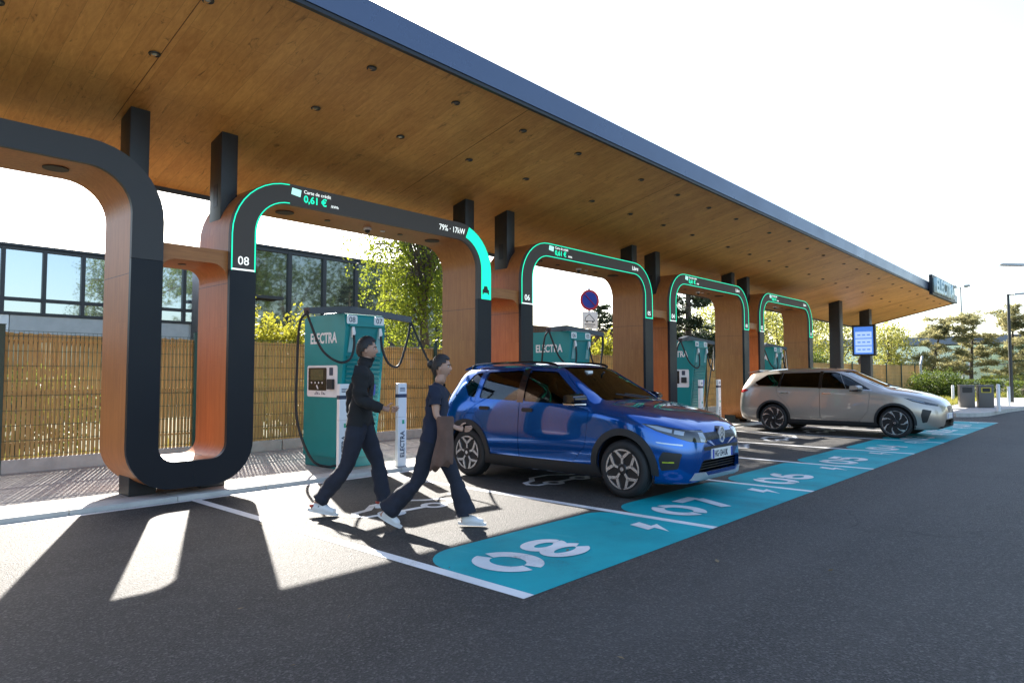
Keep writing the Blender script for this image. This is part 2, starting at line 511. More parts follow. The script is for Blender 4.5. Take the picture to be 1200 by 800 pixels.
# pavement behind the kerb: small beige pavers
def paver_mat():
    m, nt, b = nodes_of('beige_pavers')
    v = mapped(nt)
    br = N(nt, 'ShaderNodeTexBrick'); br.offset = 0.5
    br.inputs['Scale'].default_value = 1; br.inputs['Brick Width'].default_value = 0.2; br.inputs['Row Height'].default_value = 0.1
    br.inputs['Mortar Size'].default_value = 0.005
    br.inputs['Color1'].default_value = (0.33, 0.30, 0.265, 1); br.inputs['Color2'].default_value = (0.40, 0.37, 0.33, 1); br.inputs['Mortar'].default_value = (0.16, 0.145, 0.125, 1)
    nt.links.new(v, br.inputs['Vector'])
    f = ramp(nt, noise(nt, v, 30, 5, 0.7), [(0.3, (0.72, 0.72, 0.72)), (0.7, (1.1, 1.1, 1.1))])
    mx = N(nt, 'ShaderNodeMix', data_type='RGBA', blend_type='MULTIPLY'); mx.inputs[0].default_value = 1
    nt.links.new(br.outputs[0], mx.inputs[6]); nt.links.new(f, mx.inputs[7])
    nt.links.new(mx.outputs[2], b.inputs['Base Color']); b.inputs['Roughness'].default_value = 0.85
    bp = N(nt, 'ShaderNodeBump', Strength=0.4, Distance=0.004); nt.links.new(br.outputs['Fac'], bp.inputs['Height']); bp.invert = True
    nt.links.new(bp.outputs[0], b.inputs['Normal'])
    return m
M['pavers'] = paver_mat()
KZ = 0.05
bm = B(); box(bm, -40, 25.4, YB + 0.36, 10.92, -0.3, KZ - 0.006)
o = obj('pavement', bm, M['pavers']); o['kind'] = 'structure'
# kerb stones one metre long with open joints
bm = B()
x = -20.0
while x < 25.3:
    box(bm, x + 0.004, min(x + 0.996, 25.4), YB + 0.02, YB + 0.355, -0.3, KZ, 0.003)
    x += 1.0
o = obj('kerb', bm, M['kerb'], smooth=30); o['kind'] = 'structure'

# concrete pavement corner beyond the last bay, with a rounded kerb towards the road
corner = [(25.5, YB + 0.3), (25.5, 4.2)] + [(26.0 + 1.2 - 1.6 * math.cos(R(a)), 3.5 + 0.75 - 0.75 * math.sin(R(a))) for a in range(10, 91, 10)] + [(30, 3.35), (33, 3.0), (45, 2.5), (45, 5.2), (33, 5.6), (31, YB + 2)]
bm = B(); prism(bm, corner, -0.3, 0.11, 'Z')
o = obj('pavement', bm, M['concrete']); o['kind'] = 'structure'
bm = B(); prism(bm, [(25.55, YB + 2), (25.55, YB + 0.31), (31, YB + 2.01), (31.0, 10.9), (25.55, 10.9)], -0.3, 0.09, 'Z')
o = obj('pavement', bm, M['pavers']); o['kind'] = 'structure'
k_out = corner[1:14]
bm = B()
P = k_out; Q = []
for i, p in enumerate(P):
    a = Vector(P[max(i - 1, 0)]); c = Vector(P[min(i + 1, len(P) - 1)]); d = (c - a).normalized()
    Q.append((p[0] + d.y * 0.16, p[1] - d.x * 0.16))
band(bm, P, Q, -0.3, 0.125, 'Z')
o = obj('kerb', bm, M['kerb']); o['kind'] = 'structure'

# ---- paint on the asphalt
NB = 8
bm = B()
for k in range(-4, NB + 1):
    x = X0 + BAY * k
    bm.faces.new([bm.verts.new(p) for p in ((x - 0.05, YF if k >= 0 else 2.72, 0.003), (x + 0.05, YF if k >= 0 else 2.72, 0.003), (x + 0.05, YB - 0.09, 0.003), (x - 0.05, YB - 0.09, 0.003))])
bm.faces.new([bm.verts.new(p) for p in ((-22, YB - 0.09, 0.003), (X0 + BAY * NB + 0.05, YB - 0.09, 0.003), (X0 + BAY * NB + 0.05, YB - 0.005, 0.003), (-22, YB - 0.005, 0.003))])
o = obj('bay_lines', bm, M['white_paint']); o['kind'] = 'structure'
bm = B()
for k in range(NB):
    xa, xb = X0 + BAY * k + 0.05, X0 + BAY * (k + 1) - 0.05
    yb = 3.92
    pts = [(xa, YF), (xb, YF), (xb, yb - 0.22)] + arc(xb - 0.22, yb - 0.22, 0.22, 0, 90, 4)[1:] + arc(xa + 0.42, yb - 0.42, 0.42, 90, 180, 8)
    bm.faces.new([bm.verts.new((px, py, 0.003)) for px, py in pts])
o = obj('blue_bay_strip', bm, M['blue_paint']); o['kind'] = 'structure'

def flat_text(s, cx, cy, w, h, z=0.006):
    """stencil numerals lying on the ground, top towards the back of the bay"""
    zz = [z]
    def stroke(bm, pts, t, closed=False):
        n = len(pts); zz[0] += 0.0007; z = zz[0]
        L, Rr = [], []
        for i, p in enumerate(pts):
            a = Vector(pts[(i - 1) % n if closed else max(i - 1, 0)]); c = Vector(pts[(i + 1) % n if closed else min(i + 1, n - 1)])
            d = (c - a).normalized(); nn = Vector((-d.y, d.x)) * t / 2
            L.append(Vector(p) + nn); Rr.append(Vector(p) - nn)
        lv = [bm.verts.new((q.x, q.y, z)) for q in L]; rv = [bm.verts.new((q.x, q.y, z)) for q in Rr]
        for i in range(n - 1):
            bm.faces.new([lv[i], rv[i], rv[i + 1], lv[i + 1]])
    def ell(x, y, rx, ry, a0, a1, n=14):
        return [(x + rx * math.cos(R(a0 + (a1 - a0) * i / n)), y + ry * math.sin(R(a0 + (a1 - a0) * i / n))) for i in range(n + 1)]
    bm = B()
    dw = w / 2 * 0.92
    t = 0.128
    for i, chh in enumerate(s):
        x = cx - w / 4 + i * w / 2
        rx, ry = dw / 2 - t / 2, h / 2 - t / 2
        if chh == '0':
            stroke(bm, ell(x, cy, rx, ry, -82, 82), t); stroke(bm, ell(x, cy, rx, ry, 98, 262), t)
        elif chh == '8':
            for sg in (1, -1):
                a0, a1 = (0, 360) if sg > 0 else (-18, -352)
                stroke(bm, ell(x, cy + sg * ry / 2, rx * (0.88 if sg > 0 else 1.0), ry / 2, a0, a1, 28), t * 0.85)
        elif chh == '7':
            stroke(bm, [(x - rx, cy + ry), (x + rx, cy + ry)], t); stroke(bm, [(x + rx - 0.02, cy + ry - 0.07), (x - rx * 0.3, cy - ry - t / 2)], t)
        elif chh == '6':
            stroke(bm, ell(x, cy - ry * 0.42, rx, ry * 0.58, 0, 360, 24), t * 0.9); stroke(bm, ell(x + rx * 0.15, cy - ry * 0.3, rx * 1.12, ry * 1.3, 75, 165), t)
        elif chh == '5':
            stroke(bm, [(x + rx, cy + ry), (x - rx * 0.8, cy + ry), (x - rx * 0.9, cy + ry * 0.15)], t); stroke(bm, ell(x - rx * 0.1, cy - ry * 0.38, rx, ry * 0.62, 130, -150), t)
        elif chh == '4':
            stroke(bm, [(x + rx * 0.4, cy - ry - t / 2), (x + rx * 0.4, cy + ry), (x - rx, cy - ry * 0.35), (x + rx, cy - ry * 0.35)], t)
        elif chh == '3':
            for sg in (1, -1): stroke(bm, ell(x, cy + sg * ry / 2, rx, ry / 2, 150 if sg > 0 else 90, -90 if sg > 0 else -150), t * 0.9)
        elif chh == '2':
            stroke(bm, ell(x, cy + ry * 0.4, rx, ry * 0.6, 160, -30), t); stroke(bm, [(x + rx * 0.8, cy + ry * 0.1), (x - rx, cy - ry), (x + rx, cy - ry)], t)
        elif chh == '1':
            stroke(bm, [(x - rx * 0.5, cy + ry * 0.6), (x + rx * 0.2, cy + ry), (x + rx * 0.2, cy - ry)], t)
    o = obj('bay_number', bm, M['white_paint']); o['kind'] = 'structure'
for k in range(NB):
    flat_text('0%d' % (NB - k), X0 + BAY * k + 0.74, 3.33, 1.06, 0.55)
    # lightning bolt beside the next line
    bx, by = X0 + BAY * k + 2.15, 3.14
    bolt = [(-0.05, 0.19), (0.07, 0.19), (0.02, 0.03), (0.10, 0.03), (-0.05, -0.2), (-0.015, -0.03), (-0.1, -0.03)]
    bm = B(); bm.faces.new([bm.verts.new((bx + px * 1.25, by + py, 0.0065)) for px, py in bolt])
    o = obj('bay_bolt', bm, M['white_paint']); o['kind'] = 'structure'
    # car outline with a plug lead in the middle of the bay
    cx, cy = X0 + BAY * k + 1.25, 5.45
    zs_ = [0.003]
    def st(bm, pts, t):
        zs_[0] += 0.0007; z = zs_[0]
        n = len(pts); L = []; Rr = []
        for i, p in enumerate(pts):
            a = Vector(pts[max(i - 1, 0)]); c = Vector(pts[min(i + 1, n - 1)]); d = (c - a).normalized(); nn = Vector((-d.y, d.x)) * t / 2
            L.append(bm.verts.new((*(Vector(p) + nn), z))); Rr.append(bm.verts.new((*(Vector(p) - nn), z)))
        for i in range(n - 1): bm.faces.new([L[i], Rr[i], Rr[i + 1], L[i + 1]])
    bm = B()
    car = [(-0.36, -0.12), (-0.55, -0.11), (-0.60, 0.0), (-0.52, 0.12), (-0.34, 0.16), (-0.16, 0.33), (0.18, 0.34), (0.40, 0.16), (0.56, 0.10), (0.60, -0.02), (0.56, -0.12), (0.40, -0.12)]
    st(bm, [(cx + a, cy + c) for a, c in car], 0.075)
    st(bm, [(cx - 0.16, cy - 0.12), (cx + 0.16, cy - 0.12)], 0.075)
    for wx in (-0.27, 0.27):
        st(bm, [(cx + wx + 0.105 * math.cos(a * PI / 8), cy - 0.13 + 0.105 * math.sin(a * PI / 8)) for a in range(17)], 0.07)
    st(bm, [(cx + 0.62, cy - 0.04), (cx + 0.85, cy - 0.02), (cx + 0.9, cy + 0.12), (cx + 0.82, cy + 0.26)], 0.06)
    o = obj('bay_symbol', bm, M['white_paint']); o['kind'] = 'structure'
# ================================================================== CANOPY ROOF
M['joint_brown'] = mat('joint_brown', (0.10, 0.045, 0.015), 0.7)
RX0, RX1, RYF, RYB = -9.0, 35.6, 5.5, 9.55
def soff_z(y): return 4.815 - 0.233 * (y - RYF)
roof = thing('canopy_roof', 'long timber-lined canopy roof with slate blue fascia on dark steel posts', 'canopy', (0, 0, 0))
# soffit: sloping plywood ceiling with a fold above the arches
FOLD = 7.8
bm = B()
ys = [RYF + 0.06, FOLD, RYB - 0.04]
zs = [soff_z(RYF + 0.06), soff_z(FOLD), soff_z(RYB)]
va = [bm.verts.new((RX0, y, z)) for y, z in zip(ys, zs)]; vb = [bm.verts.new((RX1 - 0.05, y, z)) for y, z in zip(ys, zs)]
for i in range(2): bm.faces.new([va[i], vb[i], vb[i + 1], va[i + 1]])
# upper side gives the ceiling thickness
vc = [bm.verts.new((RX0, y, z + 0.05)) for y, z in zip(ys, zs)]; vd = [bm.verts.new((RX1 - 0.05, y, z + 0.05)) for y, z in zip(ys, zs)]
for i in range(2): bm.faces.new([vc[i + 1], vd[i + 1], vd[i], vc[i]])
obj('soffit', bm, M['soffit'], roof)
# dark joints between ceiling panels
bm = B()
for x in [-6.0, -1.7, 2.5, 6.5, 10.6, 14.7, 18.8, 22.9, 27.0, 31.1]:
    for y0, y1 in ((RYF + 0.07, FOLD), (FOLD, RYB - 0.05)):
        bar(bm, (x, y0, soff_z(y0) - 0.0005), (x, y1, soff_z(y1) - 0.0005), 0.006, 0.004)
obj('panel_joint', bm, M['joint_brown'], roof)
bm = B()
zf = soff_z(RYF)
prism(bm, [(RYF, zf - 0.015), (RYF, zf + 0.285), (RYF + 0.05, zf + 0.285), (RYF + 0.05, zf - 0.015)], RX0, RX1, 'X')
obj('fascia', bm, M['fascia'], roof)
bm = B()
prism(bm, [(RYF + 0.012, zf - 0.06), (RYF + 0.012, zf - 0.017), (RYF + 0.06, zf - 0.017), (RYF + 0.06, zf - 0.06)], RX0, RX1 - 0.01, 'X')
zb = soff_z(RYB)
prism(bm, [(RYB - 0.04, zb - 0.06), (RYB - 0.04, zb + 0.34), (RYB, zb + 0.34), (RYB, zb - 0.06)], RX0, RX1, 'X')
prism(bm, [(RYF + 0.07, soff_z(RYF + .07) - 0.03), (RYF + 0.07, zf + 0.27), (RYB - 0.05, zb + 0.33), (RYB - 0.05, zb - 0.03)], RX1 - 0.045, RX1, 'X')
prism(bm, [(RYF + 0.06, zf + 0.24), (RYB - 0.05, zb + 0.28), (RYB - 0.05, zb + 0.30), (RYF + 0.06, zf + 0.26)], RX0, RX1 - 0.05, 'X')
obj('edge_trim', bm, M['black_steel'], roof)
lights = []
for x in [4.33 + 5.53 * a_ + 1.25 * c_ for a_ in range(-2, 6) for c_ in range(4)]:
    for yy, off in ((6.0, 0.0), (6.95, -0.1)):
        lx = x + off
        if lx < RX0 + 0.5 or lx > RX1 - 0.4: continue
        bm = B()
        zz = soff_z(yy)
        lathe(bm, [(0.030, zz + 0.02), (0.030, zz - 0.004), (0.052, zz - 0.012), (0.056, zz - 0.004), (0.056, zz + 0.004)], 16, 'Z', (lx, yy, 0))
        dl = obj('downlight', bm, M['black_plastic'], roof, 40)
        bm = B(); cyl(bm, (lx, yy, zz - 0.006), 0.027, 0.004, 14)
        obj('lens', bm, M['lens'], dl)
# steel posts that carry the roof, two at each pair of arch legs
POSTS = []
def roof_post(x, y, w, d, z0):
    bm = B()
    zt0, zt1 = soff_z(y - d / 2) + 0.03, soff_z(y + d / 2) + 0.03
    # H-section read as a box with recessed flanks
    box(bm, x - w / 2, x + w / 2, y - d / 2, y + d / 2, z0, soff_z(y) + 0.04, 0.006)
    p = obj('post', bm, M['black_steel'], roof, 30)
    return p
PER = 5.0
UC = [3.165 + 5.02 * i for i in range(-1, 5)]
for u in UC[:5]:
    for sx in (-1, 1):
        if u < 0 and sx < 0: continue
        p = roof_post(u + sx * 0.50, 8.06, 0.20, 0.30, 3.0)
        if sx > 0:
            bm = B(); box(bm, u + sx * 0.50 - 0.104, u + sx * 0.50 - 0.1, 8.0, 8.1, 3.35, 3.62, 0); obj('cover_plate', bm, M['dark_metal'], p)
for px_ in (26.8, 30.7):
    roof_post(px_, 8.0, 0.38, 0.38, 0.05)

# the whole roof falls a little towards its far end
def tilt(o):
    if o.type == 'MESH' and not o.name.startswith(('post', 'cover')):
        for v in o.data.vertices: v.co.z -= 0.0078 * max(0.0, v.co.x - 2.0)
    for c_ in o.children: tilt(c_)
# long skins get cross cuts so that they can bend with it
for o in list(roof.children):
    if o.name.split('.')[0] in ('soffit', 'fascia', 'edge_trim', 'panel_joint'):
        bm = B(); bm.from_mesh(o.data)
        bmesh.ops.bisect_plane(bm, geom=bm.verts[:] + bm.edges[:] + bm.faces[:], plane_co=(2.0, 0, 0), plane_no=(1, 0, 0))
        bm.to_mesh(o.data); bm.free()
    if not o.name.startswith('post'): tilt(o)
# lettering on the roof edge at the far corner
M['sign_letters'] = mat('pale_teal_letters', (0.62, 0.80, 0.78), 0.4)
sign = thing('roof_sign', 'upright dark sign with pale capital letters fixed on the far corner of the canopy fascia', 'sign', (29.6, RYF - 0.14, zf - 0.33))
obj('backplate', mbox(0, 4.5, 0, 0.12, -0.10, 0.66, 0.01), M['dark_metal'], sign)
text('lettering', 'ELECTRA', 0.74, M['sign_letters'], sign, (0.14, -0.06, 0.02), ext=0.055, bold=0.02, sx=1.16)

# ================================================================== ARCHES
HG, LEG = 0.365, 0.305            # half gap between neighbouring legs, leg width
ZT, ZTI, ZU, ZUI = 3.68, 3.43, 0.13, 0.41
SCR = 2.54                      # where the screen begins
def arch_lines(ha, hb, n=10):
    """outer and inner polyline of one arch: from the middle of one U foot over the top to the middle of the next"""
    xo_l, xo_r = -ha + HG, hb - HG
    xi_l, xi_r = xo_l + LEG, xo_r - LEG
    ro, ri, bo, bi = 0.72, 0.42, 0.46, 0.17
    zi = [0.62, 0.9, 1.3, 1.8, 2.2, SCR]
    out = [(-ha, ZUI), (-ha + 0.1, ZUI)] + arc(xo_l - bi, ZUI + bi, bi, 270, 360, n) + [(xo_l, z) for z in zi[1:]] + \
          arc(xo_l + ro, ZT - ro, ro, 180, 90, n) + [(xo_l + ro + (xo_r - xo_l - 2 * ro) * t, ZT) for t in (0.2, 0.4, 0.6, 0.8)] + \
          arc(xo_r - ro, ZT - ro, ro, 90, 0, n) + [(xo_r, z) for z in zi[:0:-1]] + arc(xo_r + bi, ZUI + bi, bi, 180, 270, n) + [(hb - 0.1, ZUI), (hb, ZUI)]
    inn = [(-ha, ZU), (-ha + 0.1, ZU)] + arc(xi_l - bo, ZU + bo, bo, 270, 360, n) + [(xi_l, z) for z in zi[1:]] + \
          arc(xi_l + ri, ZTI - ri, ri, 180, 90, n) + [(xi_l + ri + (xi_r - xi_l - 2 * ri) * t, ZTI) for t in (0.2, 0.4, 0.6, 0.8)] + \
          arc(xi_r - ri, ZTI - ri, ri, 90, 0, n) + [(xi_r, z) for z in zi[:0:-1]] + arc(xi_r + bo, ZU + bo, bo, 180, 270, n) + [(hb - 0.1, ZU), (hb, ZU)]
    return out, inn
def lerp2(P, Q, t): return [(a[0] + (c[0] - a[0]) * t, a[1] + (c[1] - a[1]) * t) for a, c in zip(P, Q)]
n_arc = 10
I_S0 = 2 + (n_arc + 1) + 4          # index where the screen starts (left leg, z = SCR)
def build_arch(name, label, loc, mode, nums, group='timber charging arches', last=False):
    t = thing(name, label, 'charging arch', loc, 0, group)
    out, inn = arch_lines(2.5095, 2.5095)
    i0 = I_S0; i1 = len(out) - 1 - i0
    bm = B(); band(bm, out, inn, 0.055, 0.83)
    # wooden lining: upright boards on the legs (second slot: lying boards on the beam and foot)
    for f in bm.faces:
        c = f.calc_center_median()
        f.material_index = 0 if 0.5 < c.z < 3.5 else 1
    wl = obj('wood_lining', bm, [M['wood_v'], M['wood_h']], t, 30)
    # dark joint line round the legs where the cladding changes
    bm = B()
    for s in (-1, 1):
        xa, xb = s * (2.5095 - HG), s * (2.5095 - HG - LEG)
        x0, x1 = min(xa, xb), max(xa, xb)
        bm = B(); box(bm, x0 - 0.001, x1 + 0.001, 0.056, 0.831, SCR - 0.155, SCR - 0.149)
        obj('joint', bm, M['black_steel'], wl)
    # front: dark metal frame, lower part
    fp_o, fp_i = lerp2(out, inn, -0.012), lerp2(out, inn, 1.012)
    bm = B(); band(bm, fp_o[:i0 + 1], fp_i[:i0 + 1], 0.0, 0.054)
    obj('front_frame', bm, M['dark_metal'], t, 30)
    bm = B(); band(bm, fp_o[i1:], fp_i[i1:], 0.0, 0.054)
    obj('front_frame', bm, M['dark_metal'], t, 30)
    bm = B()
    so, si = fp_o[i0:i1 + 1], fp_i[i0:i1 + 1]
    so = [(so[0][0], so[0][1] + 0.004)] + so[1:-1] + [(so[-1][0], so[-1][1] + 0.004)]
    si = [(si[0][0], si[0][1] + 0.004)] + si[1:-1] + [(si[-1][0], si[-1][1] + 0.004)]
    band(bm, so, si, 0.0, 0.054)
    sc = obj('led_screen', bm, M['screen'] if mode else M['slate_screen'], t, 30)
    # feet
    for s in (-1, 1):
        bm = B()
        xc = s * 2.13
        box(bm, xc - 0.14, xc + 0.14, 0.36, 0.66, 0.045, 0.42, 0.006)
        obj('foot', bm, M['black_steel'], t)
    # shelf across the gap on the right-hand side of the arch, with rounded haunches
    sh = None
    zs0, zs1 = 2.60, 2.76
    xs0, xs1 = 2.5095 - HG, 2.5095 + HG
    pts = [(xs0, zs1), (xs0, zs0 - 0.16)] + arc(xs0 + 0.17, zs0 - 0.17, 0.17, 180, 90, 6) + arc(xs1 - 0.17, zs0 - 0.17, 0.17, 90, 0, 6) + [(xs1, zs0 - 0.16), (xs1, zs1)]
    if not last:
        bm = B(); prism(bm, pts, 0.07, 0.80)
        sh = obj('shelf', bm, M['wood_h'], t, 30)
        bm = B(); cyl(bm, (2.5, 0.40, zs0 - 0.006), 0.045, 0.008, 16); obj('downlight', bm, M['black_plastic'], sh)
    # under the beam: two loudspeaker grilles, spots and a dome camera
    for gx in (-1.25, 1.25):
        bm = B(); cyl(bm, (gx, 0.42, ZTI - 0.012), 0.115, 0.014, 28); obj('speaker_grille', bm, M['grille'], t)
    for gx in (-0.62, 0.62):
        bm = B(); cyl(bm, (gx, 0.42, ZTI - 0.010), 0.04, 0.012, 16); obj('spot', bm, M['black_plastic'], t)
    bm = B(); lathe(bm, [(0.055, ZTI + 0.003), (0.055, ZTI - 0.03), (0.045, ZTI - 0.035)], 18, 'Z', (0.02, 0.40, 0))
    cm = obj('dome_camera', bm, M['white_metal'], t, 40)
    bm = B(); lathe(bm, [(0.040, ZTI - 0.034), (0.038, ZTI - 0.055), (0.025, ZTI - 0.072), (0.004, ZTI - 0.079)], 18, 'Z', (0.02, 0.40, 0))
    obj('lens_dome', bm, M['black_plastic'], cm, 60)
    bm = B(); cyl(bm, (0.30, 0.42, ZTI - 0.012), 0.035, 0.014, 16); obj('sensor', bm, M['white_metal'], t)
    if not mode: return t
    # ---- what the screen shows
    o_, i_ = out[i0:i1 + 1], inn[i0:i1 + 1]
    n = len(o_)
    def strip(name, t0, t1, a, b_, m, y0=-0.006):
        bm = B(); band(bm, lerp2(o_, i_, t0)[a:b_ + 1], lerp2(o_, i_, t1)[a:b_ + 1], y0, -0.001); return obj(name, bm, m, sc)
    def cross(side, m):
        xx = o_[0][0] if side < 0 else i_[-1][0]
        bm = B(); box(bm, xx + 0.012, xx + LEG - 0.012, -0.006, -0.001, SCR + 0.004, SCR + 0.022); obj('light_line', bm, m, sc)
    if mode == 'charging':
        half = n_arc + 1
        strip('light_line', 0.025, 0.065, 0, half, M['led_green']); strip('light_line', 0.935, 0.975, 0, half, M['led_green']); cross(-1, M['led_white'])
        # solid green charge bar down the right leg
        a = n - 1 - n_arc + 1
        strip('charge_bar', 0.04, 0.74, a, n - 1, M['led_green'])
    else:
        strip('light_line', 0.025, 0.07, 0, n - 1, M['led_green']); strip('light_line', 0.93, 0.975, 0, n - 1, M['led_green'])
        cross(-1, M['led_white']); cross(1, M['led_green'])
    zc = (ZT + ZTI) / 2
    xl = -1.40
    bm = B(); prism(bm, [(xl, zc + 0.005), (xl + 0.012, zc + 0.085), (xl + 0.135, zc + 0.075), (xl + 0.123, zc - 0.012)], -0.006, -0.001); obj('card_icon', bm, M['led_mint'], sc)
    text('tariff_caption', 'Carte de crédit', 0.062, M['led_white'], sc, (xl + 0.17, -0.004, zc + 0.045))
    text('tariff', '0,61 €', 0.125, M['led_green'], sc, (xl + 0.17, -0.004, zc - 0.065), bold=0.002)
    text('tariff_unit', '/kWh', 0.05, M['led_white'], sc, (xl + 0.56, -0.004, zc - 0.065))
    if mode == 'charging':
        text('state', '79% · 17kW', 0.125, M['led_white'], sc, (1.02, -0.004, zc - 0.045), sx=0.85)
        # small car front at the lower end of the bar
        cx = (o_[-1][0] + i_[-1][0]) / 2 + 0.02; cz = SCR + 0.10
        bm = B()
        prism(bm, [(cx - .075, cz), (cx + .075, cz), (cx + .075, cz + .05), (cx + .05, cz + .06), (cx + .035, cz + .11), (cx - .035, cz + .11), (cx - .05, cz + .06), (cx - .075, cz + .05)], -0.0075, -0.0062)
        box(bm, cx - .075, cx - .045, -0.0075, -0.0062, cz - .022, cz - .001); box(bm, cx + .045, cx + .075, -0.0075, -0.0062, cz - .022, cz - .001)
        obj('car_icon', bm, M['black_plastic'], sc)
    else:
        text('state', 'Libre', 0.115, M['led_white'], sc, (1.33, -0.004, zc - 0.04))
        text('bay_number', nums[1], 0.125, M['led_white'], sc, ((o_[-1][0] + i_[-1][0]) / 2, -0.004, SCR + 0.07), align='CENTER')
    text('bay_number', nums[0], 0.14, M['led_white'], sc, ((o_[0][0] + i_[0][0]) / 2, -0.004, SCR + 0.07), align='CENTER')
    return t
M['slate_screen'] = mat('unlit_screen', (0.045, 0.044, 0.045), 0.5, 0.0, 0.4)
M['grille'] = mat('speaker_grille', (0.05, 0.042, 0.033), 0.7)
AY = 7.55
AC = [(UC[i] + UC[i + 1]) / 2 for i in range(5)]
build_arch('charging_arch', 'nearest timber arch with an unlit plain dark front, cut by the left edge', (AC[0], AY, 0), None, None)
build_arch('charging_arch', 'timber arch whose lit front reads 08 and 79% 17kW with a solid green charge bar', (AC[1], AY, 0), 'charging', ('08', '07'))
build_arch('charging_arch', 'green-outlined timber arch reading 06 and Libre, behind the blue car', (AC[2], AY, 0), 'free', ('06', '05'))
build_arch('charging_arch', 'green-outlined timber arch reading 04 and Libre, between the blue car and the silver car', (AC[3], AY, 0), 'free', ('04', '03'))
build_arch('charging_arch', 'farthest green-outlined timber arch, reading 02, behind the silver car', (AC[4], AY, 0), 'free', ('02', '01'), last=True)

# ================================================================== CHARGERS
def cable(bm, pts, r, seg=10):
    """smooth hose through the control points (Catmull-Rom)"""
    P = [Vector(p) for p in pts]; out = []
    for i in range(len(P) - 1):
        p0, p1, p2, p3 = P[max(i - 1, 0)], P[i], P[i + 1], P[min(i + 2, len(P) - 1)]
        for k in range(seg):
            t = k / seg
            out.append(0.5 * ((2 * p1) + (p2 - p0) * t + (2 * p0 - 5 * p1 + 4 * p2 - p3) * t * t + (3 * p1 - p0 - 3 * p2 + p3) * t ** 3))
    out.append(P[-1])
    tube(bm, out, r, 8)

